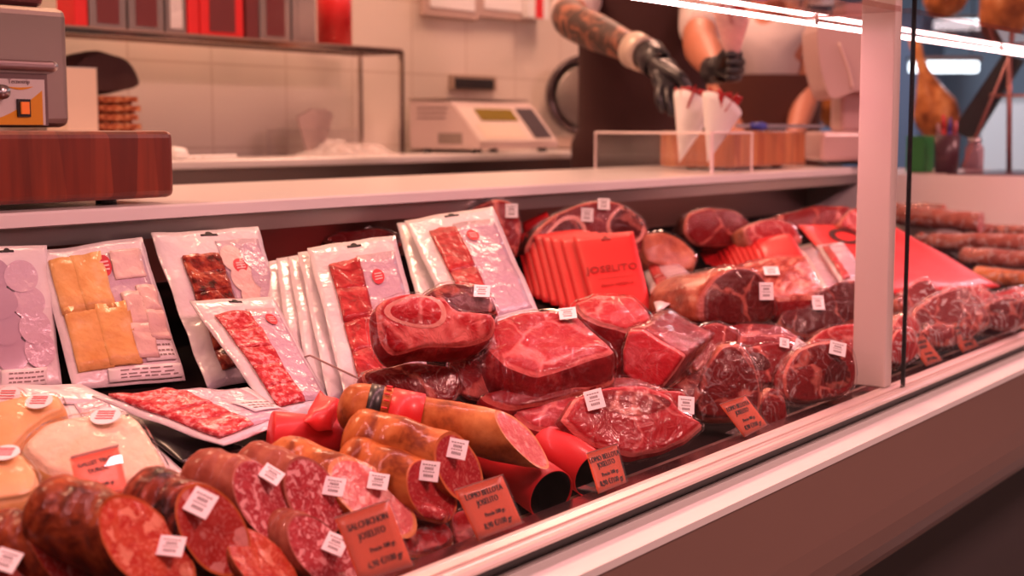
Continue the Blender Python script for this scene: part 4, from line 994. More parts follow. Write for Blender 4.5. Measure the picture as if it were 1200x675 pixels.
far_s('small red bagged sausage above the red card sheet', (1075, 280), (1135, 300), 3.55, .020, SKIN_CHOR_D, CUT_CHOR2)
far_s('thin sausage at the back right of the far end stack', (1130, 270), (1220, 276), 3.66, .02, SKIN_CHOR, CUT_CHOR)

for nm, c in CLEAR.items():
    o = bpy.data.objects[nm]
    if c < .0055 and c > -.2 and not nm.startswith(('vacuum_pack', 'price')): o.location.z += .006 - c
    elif c < .0008 and c > -.2: o.location.z += .0012 - c
# ------------------------------------------------------------------ things on the worktop
def wood(name, c1, c2, c3):
    m, t, b = nt(name)
    tc = N(t, 'ShaderNodeTexCoord'); mp = N(t, 'ShaderNodeMapping'); mp.inputs['Scale'].default_value = (1, 1, .12)
    t.links.new(tc.outputs['Object'], mp.inputs['Vector'])
    vo = N(t, 'ShaderNodeTexVoronoi', feature='F1', Scale=19); t.links.new(mp.outputs[0], vo.inputs['Vector'])
    se = N(t, 'ShaderNodeSeparateColor'); t.links.new(vo.outputs['Color'], se.inputs[0])
    base = ramp(t, se.outputs[0], [(0, c1), (.5, c2), (1, c3)])
    mp2 = N(t, 'ShaderNodeMapping'); mp2.inputs['Scale'].default_value = (60, 60, 5); t.links.new(tc.outputs['Object'], mp2.inputs['Vector'])
    no = N(t, 'ShaderNodeTexNoise', Scale=1, Detail=5); t.links.new(mp2.outputs[0], no.inputs['Vector'])
    t.links.new(mixc(t, math_(t, 'MULTIPLY', ramp(t, no.outputs['Fac'], [(.35, 1.), (.6, 0.)]), .5), base, (c1[0] * .5, c1[1] * .5, c1[2] * .5)), b.inputs['Base Color'])
    b.inputs['Roughness'].default_value = .38; b.inputs['Coat Weight'].default_value = .2
    return m
WOOD_R = wood('butcher wood dark', (.13, .018, .008), (.19, .026, .010), (.26, .042, .016))
WOOD_L = wood('butcher wood light', (.42, .11, .04), (.52, .17, .06), (.62, .24, .09))
ZW = Z0 - .10
def butcher(label, lo, hi, m):
    t = thing('butcher_block', ((lo[0] + hi[0]) / 2, (lo[1] + hi[1]) / 2, lo[2]), label, 'butcher block')
    MB().box((lo[0], lo[1], lo[2] + .0075), hi, 0, .010).build('wood_block', m, t, False)
    for sx in (lo[0] + .08, hi[0] - .08):
        for sy in (lo[1] + .05, hi[1] - .05): MB().lathe([(0, 0), (.014, 0), (.014, .0076), (0, .0076)], (sx, sy, lo[2] + .0002), n=16).build('rubber_foot', BLACK, t)
    return t
butcher('thick dark red-brown butcher block at the left end of the worktop', (.62, 1.53, ZW + .0002), (1.336, 1.98, Z0 - .0005), WOOD_R)
butcher('light striped butcher block behind the clear holder', (3.17, 1.60, ZW + .0002), (3.60, 1.81, Z0 - .002), WOOD_L)
# vacuum machine on the dark block
YM = 1.66
t = thing('vacuum_machine', (1.02, 1.8, Z0), 'brushed steel vacuum packing machine with a yellow and white control panel', 'vacuum machine')
xr = atY(82, 80, YM).x; ztop = atY(40, 7, YM).z
def pxz(px, py, off=0.0): p = atY(px, py, YM - off); return p
MB().box((.78, YM, Z0 + .004), (xr, YM + .30, ztop), 0, .012).build('machine_body', mat('brushed', (.36, .29, .26), .42, .9), t, False)
bx('machine_lid', (.80, YM + .02, ztop + .0005), (xr - .02, YM + .28, ztop + .035), mat('lid tinted', (.2, .05, .05), .1, 0, .6), t, .012)
a = pxz(-70, 66); b = pxz(60, 84)
bx('front_bar', (a.x, YM - .012, b.z), (b.x, YM - .0004, a.z), mat('bar steel', (.38, .28, .28), .35, .8), t, .005)
c = pxz(60, 78); MB().lathe([(0, .008), (.006, .007), (.008, 0)], (c.x, YM - .0005, c.z), (0, -1, 0), 20).build('bar_screw', STEEL, t, True)
a = pxz(-70, 82); b = pxz(52, 147)
bx('panel_recess', (a.x, YM - .0012, Z0 + .006), (b.x + .006, YM - .0002, a.z), mat('recess', (.16, .10, .10), .5), t)
pw = bx('control_panel', (a.x, YM - .0032, Z0 + .007), (b.x, YM - .0013, a.z - .008), mat('panel white', (.72, .66, .64), .4), t)
yel = mat('panel yellow', (.80, .34, .01), .4)
poly = []
zl = Z0 + .0072
for k in range(13):
    f = k / 12; px_ = -60 + f * 109; py_ = 138 - 32 * max(0, (f - .45) / .55) ** 1.6 + 4 * (1 - f); poly.append(atY(px_, py_, YM - .0034))
poly = poly + [V((poly[-1].x, YM - .0034, zl)), V((poly[0].x, YM - .0034, zl))]
MB().prism(poly, (0, -.0006, 0)).build('yellow_field', yel, t)
sw = [atY(9 + 29 * k / 10, 102 + 3.2 * math.sin(math.pi * k / 10), YM - .0034) for k in range(11)] + [atY(38 - 29 * k / 10, 101.5 + .8 * math.sin(math.pi * k / 10), YM - .0034) for k in range(11)]
MB().prism(sw, (0, -.0006, 0)).build('yellow_swoosh', yel, t)
p = pxz(22, 95.5, .0038); text('Tecnotrip', .0085, p, V((1, 0, 0)), V((0, -1, 0)), INKP, t, 'lettering')
a = pxz(17, 116); b = pxz(33, 137)
s_ = bx('switch_frame', (a.x, YM - .0065, b.z), (b.x, YM - .0041, a.z), BLACK, t)
w = (b.x - a.x) * .2; h_ = (a.z - b.z) * .16
so = bx('switch_rocker', (a.x + w, YM - .0095, b.z + h_), (b.x - w, YM - .0068, a.z - h_), mat('switch glow', (.8, .15, .02), .35, emit=(1, .2, .03), es=.35), None); reparent(so, s_)
c = pxz(-5, 108); MB().lathe([(0, .016), (.009, .0155), (.011, 0)], (c.x, YM - .0041, c.z), (0, -1, 0), 24).build('gauge_knob', STEEL, t, True)
# clear angular holder, paper cones
A, B_, C_ = V((3.20, 2.02, ZW)), V((2.90, 1.52, ZW)), V((3.09, 1.512, ZW))
t = thing('clear_holder', (3.0, 1.6, ZW), 'low clear acrylic holder at the far end of the worktop', 'acrylic holder')
def wall_strip(nm, p, q, h=.094):
    d = (q - p).normalized(); n = V((-d.y, d.x, 0)) * .0035
    MB().prism([p + V((0, 0, .0006)), q + V((0, 0, .0006)), q + V((0, 0, h)), p + V((0, 0, h))], n).build(nm, ACRYLIC, t)
    MB().tube([p + V((0, 0, .001)), p + V((0, 0, h)), q + V((0, 0, h)), q + V((0, 0, .001))], .003, 6).build('holder_edge', ACRYLIC_E, t)
wall_strip('acrylic_wall', A, B_); wall_strip('acrylic_wall', B_ + V((.006, 0, 0)), C_)
def cone(label, tip, top, r, seed, held=False):
    tip, top = V(tip), V(top); ax = (top - tip).normalized(); L = (top - tip).length
    t = thing('paper_cone', tip, label, 'paper cone', 'paper cones of sliced ham')
    e1 = (RR - ax * RR.dot(ax)).normalized(); e2 = ax.cross(e1); n = 40; vs = []; fs = []
    for q in (1.0, .94):
        for k in range(9):
            f = k / 8
            for j in range(n):
                a = 2 * math.pi * j / n; rise = .018 * math.cos(a + 2.4) * f
                vs.append(tip + ax * (L * f + rise) + (e1 * math.cos(a) + e2 * math.sin(a) * .75) * max(.0006, r * f * q))
    for k in range(8):
        for j in range(n):
            a = k * n + j; b = k * n + (j + 1) % n
            fs.append((a, b, b + n, a + n)); o_ = 9 * n; fs.append((o_ + a, o_ + a + n, o_ + b + n, o_ + b))
    for j in range(n):
        a = 8 * n + j; b = 8 * n + (j + 1) % n; fs.append((a, b, b + 9 * n, a + 9 * n))
    fs.append(tuple(range(n))); fs.append(tuple(range(9 * n, 10 * n)))
    link_mesh('paper_wrap', vs, fs, CONEP if held else PAPERW, t)
    for k in range(4):
        vs = []; fs = []
        a0 = k * 1.6 + seed
        for i in range(7):
            for j in range(9):
                u, v = i / 6 - .5, j / 8
                p = tip + ax * (L * (.84 + .33 * v) + .006 * math.sin(u * 14 + k)) + (e1 * math.cos(a0) + e2 * math.sin(a0)) * r * (.35 + .35 * v + .2 * math.sin(u * 9 + seed)) + (e2 * math.cos(a0) - e1 * math.sin(a0)) * u * r * 1.1
                vs.append(p)
        for i in range(6):
            for j in range(8): a = i * 9 + j; fs.append((a, a + 1, a + 10, a + 9))
        o = link_mesh('ham_slice', vs, fs, MEATSL, t); m_ = o.modifiers.new('thick', 'SOLIDIFY'); m_.thickness = .0015
    return t
CONEP = film('cone film', (1, .72, .72), .55, .4, 20, .2, .4, .4)
def uz(px, py, d): return at(px, py, d)
ct1 = at(796, 191, 3.40); ct1.z = max(ct1.z, ZW + .003)
cone('white paper cone of sliced ham standing nearer the gloved hand', ct1, at(813, 121, 3.42), .052, .3)
ct2 = at(829, 190, 3.30); ct2.z = max(ct2.z, ZW + .003)
cone('white paper cone of sliced ham standing beside the striped block', ct2, at(846, 122, 3.30), .050, 1.1)
# pedestal machine
t = thing('pedestal_machine', (3.72, 1.65, ZW), 'pale pink pedestal machine with a big rounded head beside the post', 'machine')
PK_M = mat('machine paint', (.62, .40, .40), .35, 0, .4)
def pbox(nm, px0, px1, py0, py1, d, dep, m, bev=.012):
    """upright box facing the aisle: left/right/top/bottom read at distance d"""
    a = at(px0, py1, d); b = at(px1, py0, d); c = (a + b) / 2; w = (b - a).dot(RR); h = (b - a).z
    Mx = Matrix(((RR.x, HH.x, 0, c.x), (RR.y, HH.y, 0, c.y), (0, 0, 1, c.z), (0, 0, 0, 1)))
    return MB().box((-abs(w) / 2, 0, -abs(h) / 2), (abs(w) / 2, dep, abs(h) / 2), 0, bev, Mx).build(nm, m, t, False)
pbox('machine_base', 962, 1030, 154, 189, 3.82, .22, PK_M); pbox('base_feet', 970, 1022, 188.5, 193, 3.86, .12, BLACK, .002); pbox('column', 986, 1030, 105, 154.5, 3.86, .14, PK_M)
hc = at(1004, 66, 3.84)
prof = [at(x, y, 3.76) for x, y in [(958, 36), (972, 14), (1000, 4), (1040, 6), (1046, 60), (1040, 108), (1004, 106), (975, 116), (962, 80)]]
MB().prism(catmull(prof, 40), HH * .2).build('machine_head', PK_M, t, False)
arc = [at(983 + 17 * math.sin(k / 10 * 1.3), 50 + 54 * k / 10, 3.755) for k in range(11)]
MB().tube(arc, .0035, 8).build('head_trim', mat('trim pink', (.85, .62, .6), .3, 0, .5), t, True)
# knife with a blue handle on the light block
t = thing('carving_knife', (3.3, 1.7, Z0), 'long steel blade with a blue handle lying on the striped block', 'knife')
k0, k1, k2 = at(862, 150, 3.62), at(885, 148, 3.62), at(966, 151.5, 3.62)
for q in (k0, k1, k2): q.z = Z0 + .010
MB().tube([k1 - RR * .012, k1 + RR * .016, k1 + RR * .03], [.009, .011, .006], 12).build('knife_handle', mat('blue handle', (.03, .05, .42), .35, 0, .3), t, True)
MB().prism([k0 - V((0, 0, .004)), k2 - V((0, 0, .004)), k2 + V((0, 0, .004)), k0 + V((0, 0, .006))], HH * .003).build('knife_blade', STEEL, t)
# ------------------------------------------------------------------ things on the side counter
ZS = Z0 - .119
def at_z(px, py, X_): p = atX(px, py, X_); return p
t = thing('green_box', (4.0, 1.42, ZS), 'small green box on the side counter behind the dark seam', 'box')
a, b = atX(1061, 200, 3.95), atX(1084, 162, 3.95)
MB().box((3.95, b.y, ZS + .0005), (4.03, a.y, b.z), 0, .003).build('box_body', mat('green', (.03, .26, .05), .45), t)
bx('box_lid', (3.948, b.y - .001, b.z + .0003), (4.032, a.y + .001, b.z + .006), mat('green lid', (.05, .32, .08), .4), t)
a, b = atX(1090, 197, 3.92), atX(1120, 158, 3.92); c = (a + b) / 2; r = abs(a.y - b.y) / 2
t = thing('pen_cup', (3.92 + r, c.y, ZS), 'dark mesh pen cup holding pens on the side counter', 'pen cup')
PC = V((3.92 + r, c.y, ZS + .0006))
MB().lathe([(0, 0), (r * .9, 0), (r, b.z - ZS), (r * .93, b.z - ZS), (r * .85, .004), (0, .004)], PC, n=28).build('cup_wall', mat('cup', (.07, .02, .03), .4, 0, .3), t, True)
for k, (dx, dy, col, nm) in enumerate([(.2, .35, (.7, .02, .04), 'red'), (-.2, -.2, (.08, .04, .3), 'violet'), (.1, -.5, (.55, .1, .12), 'pink'), (-.4, .5, (.5, .3, .3), 'grey')]):
    tp = thing('pen', PC + V((dx * r, dy * r, .006)), f'{nm} pen standing in the dark pen cup on the side counter', 'pen', 'pens in the cup')
    q = PC + V((dx * r * .7, dy * r * .7, .006)); q2 = PC + V((dx * r * 1.1, dy * r * 1.3, b.z - ZS + .055 - .008 * k))
    MB().tube([q, q.lerp(q2, .75)], .0055, 10).build('pen_barrel', mat('pen ' + nm, col, .35, 0, .4), tp, True)
    MB().tube([q.lerp(q2, .752), q2], [.0065, .004], 10).build('pen_cap', MATS['pen ' + nm], tp, True)
a, b = atX(1127, 197, 3.9), atX(1150, 163, 3.9); c = (a + b) / 2; r = abs(a.y - b.y) / 2
t = thing('glass_jar', (3.9 + r, c.y, ZS), 'clear glass jar on the side counter right of the pen cup', 'jar')
h_ = b.z - ZS
MB().lathe([(0, .0006), (r, .0006), (r, h_ * .75), (r * .7, h_ * .85), (r * .7, h_ * .9), (r * .66, h_ * .9), (r * .66, h_ * .84), (r * .94, h_ * .74), (r * .94, .004), (0, .004)], (3.9 + r, c.y, ZS), n=28).build('jar_glass', clear('jar glass', (.92, .8, .8), 1.45, .12, (.8, .5, .5)), t, True)
MB().lathe([(0, h_ * .9), (r * .74, h_ * .9), (r * .74, h_ * 1.02), (0, h_ * 1.02)], (3.9 + r, c.y, ZS + .0005), n=28).build('jar_lid', STEEL, t, True)
t = thing('slanted_panel', (4.15, 1.25, ZS), 'black slanted panel on a reddish frame rising from the side counter', 'slanted panel')
q = [atX(x, y, 4.2) for x, y in [(1116, 152), (1176, 62), (1198, 70), (1140, 165)]]
MB().prism(q, (.03, 0, 0)).build('black_panel', BLACK, t)
FR = mat('frame red steel', (.32, .13, .12), .35, .5)
MB().tube([atX(1183, 66, 4.19), V((4.19, atX(1183, 190, 4.19).y, ZS + .001))], .008, 8).build('frame_post', FR, t, True)
MB().tube([atX(1183, 68, 4.19), V((4.19, atX(1128, 192, 4.19).y, ZS + .008))], .005, 8).build('frame_brace', FR, t, True)
MB().tube([atX(1160, 112, 4.19), atX(1220, 112, 4.19), V((4.19, atX(1220, 112, 4.19).y, ZS + .001))], .006, 8).build('frame_rail', FR, t, True)
t = thing('serving_tray', (4.1, 1.2, ZS), 'low dark tray at the right end of the side counter', 'tray')
y0, y1 = atX(1225, 200, 3.86).y, atX(1118, 203, 3.86).y
bx('tray_base', (3.80, y0, ZS + .0005), (4.25, 1.29 if y1 > 1.29 else y1, ZS + .004), mat('tray dark', (.09, .03, .035), .25, 0, .5), t)
# cured legs hanging in the far part of the shop
LEG = mottled('cured leg', [(.3, (.13, .03, .01)), (.5, (.45, .15, .04)), (.7, (.75, .36, .14))], 11, .4, .5, bump=(12, .5, .02))
def leg_of_ham(label, top, bot, r, grp='hanging cured ham legs'):
    top, bot = V(top), V(bot); t = thing('hanging_ham', bot, label, 'cured ham leg', grp)
    ax = bot - top
    prof = [(.0, .0), (.22, .01), (.26, .08), (.22, .2), (.30, .32), (.62, .5), (.95, .68), (1., .8), (.82, .92), (.4, .99), (.0, 1.)]
    m = MB(); m.lathe([(r * a, ax.length * b) for a, b in prof], top, ax, 28)
    m.v = [v + nvec(v, 7, 3.1) * .012 for v in m.v]
    m.build('ham_leg', LEG, t, True)
    MB().tube([top + V((0, 0, .0)), V((top.x, top.y, 3.095))], .003, 6).build('hanging_cord', mat('cord', (.5, .4, .3), .7) if 'cord' not in MATS else MATS['cord'], t, True)
    return t
leg_of_ham('orange brown cured ham leg hanging between the pedestal machine and the second worker', at(945, 20, 5.9), at(988, 150, 5.9), .09)
leg_of_ham('orange brown cured ham leg hanging behind the dark glass seam', at(1070, 45, 5.6), at(1108, 165, 5.6), .085)
leg_of_ham('cured ham leg hanging high up at the top right', at(1225, -160, 4.9), at(1168, 50, 4.9), .09)
leg_of_ham('second cured ham leg hanging high up, left of the top right one', at(1160, -170, 5.3), at(1100, 22, 5.3), .09)
# far hall lamps and cabinets
for k, (x0, x1, y0, y1, d, lab) in enumerate([(1066, 1146, 66, 86, 8.6, 'long white glowing hall lamp seen behind the slanted panel'), (1095, 1175, 22, 32, 9.5, 'second long glowing hall lamp high behind the canopy')]):
    a, b = at(x0, y1, d), at(x1, y0, d); c = (a + b) / 2
    t = thing('hall_lamp', c, lab, 'hall lamp')
    Mx = Matrix(((RR.x, HH.x, 0, c.x), (RR.y, HH.y, 0, c.y), (0, 0, 1, c.z), (0, 0, 0, 1))); w = (b - a).dot(RR)
    MB().box((-w / 2, -.03, -.045), (w / 2, .03, .02), 0, .012, Mx).build('lamp_tube', LAMPW, t)
    MB().box((-w / 2 - .01, -.05, .0205), (w / 2 + .01, .05, .05), 0, 0, Mx).build('lamp_housing', STEEL, t)
    for s in (-.4, .4): MB().tube([c + RR * w * s + V((0, 0, .05)), V((c.x + RR.x * w * s, c.y + RR.y * w * s, 3.098))], .004, 6).build('lamp_wire', BLACK, t, True)
for k, (X_, Y0_, Y1_, H_, col, lab) in enumerate([(10.6, .2, 1.6, 1.9, (.10, .10, .13), 'dark tall cabinet far across the hall behind the slanted panel'), (10.8, 1.9, 3.4, 1.5, (.5, .45, .45), 'pale low cabinet far across the hall behind the hanging ham'), (10.9, 3.9, 5.4, 2.1, (.13, .14, .2), 'tall bluish cabinet far across the hall behind the second worker')]):
    t = thing('hall_cabinet', (X_, (Y0_ + Y1_) / 2, 0), lab, 'cabinet')
    bx('cabinet_body', (X_, Y0_, .001), (X_ + .5, Y1_, H_), mat(f'hall cab {k}', col, .5), t, .01)
    for j in range(3):
        w = (Y1_ - Y0_) / 3; bx('door', (X_ - .02, Y0_ + w * j + .01, .06), (X_ - .001, Y0_ + w * (j + 1) - .01, H_ - .05), mat(f'hall door {k}{j}', tuple(min(1, c * (1.3 + .3 * j)) for c in col), .3), t)
# ------------------------------------------------------------------ back counter
def X_at(px, Y_, py=165): return atY(px, py, Y_).x
t = thing('white_carton', (X_at(98, 2.8), 2.83, ZB), 'plain white carton standing between the steel machine and the dark cloth', 'carton')
MB().box((X_at(80, 2.8), 2.80, ZB + .0005), (X_at(116, 2.8), 2.88, atY(98, 80, 2.8).z), 0, .002).build('carton_body', mat('carton', (.80, .62, .52), .6), t)
bx('carton_flap', (X_at(80, 2.8), 2.80, atY(98, 80, 2.8).z + .0003), (X_at(116, 2.8), 2.88, atY(98, 80, 2.8).z + .002), PAPERW, t)
zz = ZB
for k in range(7):
    t = thing('woven_tray', (X_at(140, 2.97), 2.97, zz), f'red brown woven tray, {["lowest", "second from the bottom", "third from the bottom", "middle", "third from the top", "second from the top", "topmost"][k]} of the stack under the dark cloth', 'tray', 'stacked woven trays')
    x0, x1 = X_at(112, 2.9) , X_at(160 + (k % 2) * 3, 2.9); h_ = .0225
    col = mottled('woven tray', [(.4, (.16, .03, .015)), (.5, (.45, .12, .05)), (.62, (.55, .28, .14))], 60, .6, bump=(90, .8, .004)) if 'woven tray' not in MATS else MATS['woven tray']
    bx('tray_base', (x0 + .01, 2.90, zz + .0006), (x1 - .01, 3.05, zz + .008), col, t, .002)
    fr = MB(); fr.box((x0, 2.89, zz + .0082), (x1, 2.90, zz + h_)); fr.box((x0, 3.05, zz + .0082), (x1, 3.06, zz + h_)); fr.box((x0, 2.9005, zz + .0082), (x0 + .01, 3.0495, zz + h_)); fr.box((x1 - .01, 2.9005, zz + .0082), (x1, 3.0495, zz + h_))
    fr.build('tray_rim', col, t); zz += h_ + .0003
cl = catmull([atY(x, y, 2.9) for x, y in [(80, 82), (100, 64), (122, 60), (150, 70), (163, 84), (167, 102), (150, 106), (118, 112), (84, 108)]], 40)
t = thing('dark_cloth', (X_at(125, 2.95), 2.95, zz), 'dark brown cloth cap lying on the stack of woven trays', 'cloth')
SEED[0] += 1; slab(t, cl, V((0, .13, 0)), (mat('dark cloth', (.05, .012, .012), .75), MATS['dark cloth']), name='folded_cloth', wrap=None, amp=.006, r0=.03); 
mz = min(v.co.z for v in t.children[0].data.vertices) + t.location.z
t.location.z += zz + .001 - mz
def crumple(label, cx, cy, w, h, z, name='plastic_bag', m=None, amp=.02, freq=22, seed=1., rot=0.0):
    t = thing(name, (cx, cy, z), label, 'plastic bag'); nu, nv = 26, 18; vs = []; fs = []
    for k in range(2):
        for i in range(nv + 1):
            for j in range(nu + 1):
                u, v = j / nu - .5, i / nv - .5; e = max(0, 1 - 4 * u * u) * max(0, 1 - 4 * v * v)
                x, y = u * w, v * h
                zz_ = (h * .0 + amp * e * (1.2 + 1.4 * noise.noise(V((x * freq, y * freq, seed))))) if k == 0 else 0
                vs.append(V((cx + x * math.cos(rot) - y * math.sin(rot), cy + x * math.sin(rot) + y * math.cos(rot), z + .001 + max(0, zz_))))
    W = nu + 1; B = W * (nv + 1)
    for i in range(nv):
        for j in range(nu):
            a = i * W + j; fs.append((a, a + 1, a + W + 1, a + W)); fs.append((B + a, B + a + W, B + a + W + 1, B + a + 1))
    link_mesh('bag_film', vs, fs, m or CLEARBAG, t); return t
crumple('crumpled clear plastic beside the woven trays', X_at(182, 2.9), 2.86, .12, .12, ZB, amp=.035, seed=4)
crumple('crumpled clear plastic bag lying in front of the box of cones', X_at(405, 2.85), 2.84, .40, .16, ZB, amp=.03, seed=7)
t = thing('power_cable', (X_at(245, 2.8), 2.8, ZB), 'white cable with a plug lying on the back counter', 'cable')
cp = [V((X_at(x, 2.80), 2.80 + dy, ZB + .006)) for x, dy in [(214, 0), (225, .01), (238, .03), (252, .02), (270, .03), (292, .05)]]
MB().tube(catmull(cp, 40)[:34], .004, 8).build('cord', PAPERW, t, True)
MB().tube([cp[0] + V((-.035, 0, .012)), cp[0] + V((-.03, 0, .012)), cp[0] + V((0, 0, .008)), cp[0] + V((.012, 0, .004))], [.012, .016, .016, .006], 14).build('plug', PAPERW, t, True)
# shelf and packages
t = thing('wall_shelf', (2.5, 2.95, ZB), 'long chrome framed shelf standing on the back counter', 'shelf')
xe = 3.408; x0 = 1.2; zs = 1.487; YF, YR = 2.86, 3.03
CHROME = mat('chrome', (.7, .62, .58), .12, 1)
for nm, p, q in [('shelf_rail', (x0, YF, zs), (xe, YF, zs)), ('shelf_rail', (x0, YR, zs), (xe, YR, zs)), ('shelf_rail', (xe, YF, zs), (xe, YR, zs)), ('shelf_post', (xe, YF, ZB + .001), (xe, YF, zs)), ('shelf_post', (xe, YR, ZB + .001), (xe, YR, zs)), ('shelf_post', (x0, YF, ZB + .001), (x0, YF, zs)), ('shelf_post', (x0, YR, ZB + .001), (x0, YR, zs))]:
    p, q = V(p), V(q); lo = V([min(a, b) - .006 for a, b in zip(p, q)]); hi = V([max(a, b) + .006 for a, b in zip(p, q)])
    if nm == 'shelf_post': lo.z += .0065; hi.z -= .0125
    if nm == 'shelf_rail' and p.x == q.x: lo.y += .0125; hi.y -= .0125
    bx(nm, lo, hi, CHROME, t)
bx('shelf_board', (x0, YF - .004, zs + .0065), (xe, YR + .004, zs + .0125), mat('shelf board', (.42, .30, .27), .2, .3), t)
ZP = zs + .013
SH = 'packages on the wall shelf'
def package(label, pa, pb, mats, kind='box', h=.23, dep=.07, y=2.885):
    x0_, x1_ = X_at(pa, y, 45) + .001, X_at(pb, y, 45) - .001
    t = thing('packaged_product', ((x0_ + x1_) / 2, y, ZP), label, 'package', SH)
    if kind == 'tube':
        r = (x1_ - x0_) / 2
        MB().lathe([(0, .0006), (r, .0006), (r, h), (0, h)], ((x0_ + x1_) / 2, y + r, ZP), n=32).build('tube_body', mats[0], t, True)
        MB().lathe([(0, h + .0005), (r * 1.03, h + .0005), (r * 1.03, h + .015), (0, h + .016)], ((x0_ + x1_) / 2, y + r, ZP), n=32).build('tube_cap', BLACK, t, True)
    else:
        MB().box((x0_, y, ZP + .0006), (x1_, y + dep, ZP + h), 0, .003).build('package_body', mats[0], t)
        w = x1_ - x0_
        if len(mats) > 1: bx('package_window', (x0_ + w * .2, y - .0012, ZP + .012), (x1_ - w * .2, y - .0002, ZP + h * .8), mats[1], t)
        if len(mats) > 2: bx('package_label', (x0_ + w * .1, y - .0022, ZP + h * .8 + .002), (x1_ - w * .1, y - .0002, ZP + h * .93), mats[2], t)
    return t
SILV = mat('silver foil', (.52, .45, .46), .25, .7); DKR = mat('dark slices', (.16, .03, .035), .4, 0, .5)
for a in [('narrow red box at the left end of the wall shelf behind the steel machine', 88, 104, (RED,)), ('silver pack with a dark meat window, left one on the wall shelf', 105, 149, (SILV, DKR)), ('silver pack with a dark meat window, second from the left on the shelf', 151, 193, (SILV, DKR)),
          ('plain silver grey pack on the wall shelf', 195, 219, (SILV, PACKW)), ('plain narrow red box next to the plain silver pack', 220, 234, (RED,)), ('wide red pack with a dark meat window on the wall shelf', 235, 286, (RED, DKR)),
          ('slim dark red pack on the wall shelf', 289, 304, (DKR,)), ('dark pink pack with a meat window on the wall shelf', 305, 341, (SILV, DKR)), ('shiny silver pack with a red edge on the wall shelf', 343, 371, (SILV, SILV, RED))]:
    package(*a)
package('tall red tube at the right end of the wall shelf', 393, 421, (REDSHINY,), 'tube')
# clear box of cones
t = thing('cone_box', (X_at(380, 2.95), 2.97, ZB), 'clear box holding flattened paper cones under the wall shelf', 'box')
xa, xb = X_at(338, 2.93), X_at(422, 2.93); zt_ = ZB + .13
for lo, hi in [((xa, 2.93, ZB + .001), (xb, 2.933, zt_ - .05)), ((xa, 3.017, ZB + .001), (xb, 3.02, zt_ - .05)), ((xa, 2.9335, ZB + .001), (xa + .003, 3.0165, zt_ - .05)), ((xb - .003, 2.9335, ZB + .001), (xb, 3.0165, zt_ - .05))]:
    bx('box_wall', lo, hi, ACRYLIC, t)
for k in range(3):
    u = V(((xa + xb) / 2 - .055 + .05 * k, 2.945 + .02 * k, ZB + .004))
    tc = thing('paper_cone', u, f'{["left", "middle", "right"][k]} empty folded paper cone in the clear box under the shelf', 'paper cone', 'empty cones in the clear box')
    MB().prism([u + V((-.004, 0, 0)), u + V((.004, 0, 0)), u + V((.05, 0, .115)), u + V((.02, 0, .135)), u + V((-.045, 0, .11))], (0, .006, 0)).build('folded_paper', mat('cone paper', (.62, .48, .44), .6) if 'cone paper' not in MATS else MATS['cone paper'], tc)
# weighing scale
Ya = 2.77; sx0, sx1 = X_at(562, Ya, 176), X_at(654, Ya, 176) ; Yb = 2.77
while atY(562, 176, 2.77) and (V((sx0, Yb, 1.2)) - CAM).dot(RR) / (V((sx0, Yb, 1.2)) - CAM).dot(FF) * FPX + 600 > 476 and Yb < 3.09: Yb += .01
Yb = min(Yb, 3.06)
t = thing('weighing_scale', ((sx0 + sx1) / 2, 2.9, ZB), 'pale electronic weighing scale with a sloping display panel on the back counter', 'scale')
SCB = mat('scale body', (.56, .43, .42), .4, 0, .2); SCP = mat('scale panel', (.74, .62, .58), .4)
pr = [(Ya, ZB + .014), (Ya, ZB + .035), (Ya + .105, ZB + .155), (Ya + .125, ZB + .168), (Yb, ZB + .172), (Yb, ZB + .014)]
MB().prism([(sx0, y, z) for y, z in pr], (sx1 - sx0, 0, 0)).build('scale_body', SCB, t)
for q in range(4): MB().lathe([(0, 0), (.016, 0), (.016, .0138), (0, .0138)], (sx0 + .04 + (sx1 - sx0 - .08) * (q % 2), Ya + .04 + (Yb - Ya - .08) * (q // 2), ZB + .0001), n=14).build('rubber_foot', BLACK, t)
bx('weighing_plate', (sx0 - .006, Ya + .13, ZB + .174), (sx1 + .004, Yb + .005, ZB + .181), mat('plate', (.42, .34, .30), .35, .6), t, .002)
P0, P1 = V((sx0, Ya, ZB + .035)), V((sx0, Ya + .105, ZB + .155)); sl = (P1 - P0); sn = V((0, -sl.z, sl.y)).normalized()
def on_slope(nm, u0, u1, v0, v1, m, off=.0008, th=.003):
    q = [P0 + V(((sx1 - sx0) * u, 0, 0)) + sl * v + sn * off for u, v in ((u0, v0), (u1, v0), (u1, v1), (u0, v1))]
    return MB().prism(q, sn * th).build(nm, m, t)
on_slope('front_panel', .02, .98, .03, .97, SCP, .0003, .0012)
on_slope('display', .20, .66, .58, .90, mat('scale display', (.26, .18, .02), .2, 0, .6), .002, .002)
kp = on_slope('keypad', .72, .95, .10, .93, mat('keypad', (.07, .05, .06), .4), .002, .002)
on_slope('button_field', .10, .62, .10, .48, mat('button field', (.78, .62, .52), .45), .002, .001)
for k in range(3):
    z_ = ZB + .145 - .016 * k
    bx('vent_slot', (sx0 - .0012, Ya + .13 + .004 * k, z_), (sx0 - .0002, Yb - .03, z_ + .004), mat('slot', (.12, .07, .07), .6) if 'slot' not in MATS else MATS['slot'], t)
bx('side_label', (sx0 - .0016, Ya + .07, ZB + .03), (sx0 - .0003, Ya + .17, ZB + .065), mat('side label', (.26, .20, .18), .5), t)
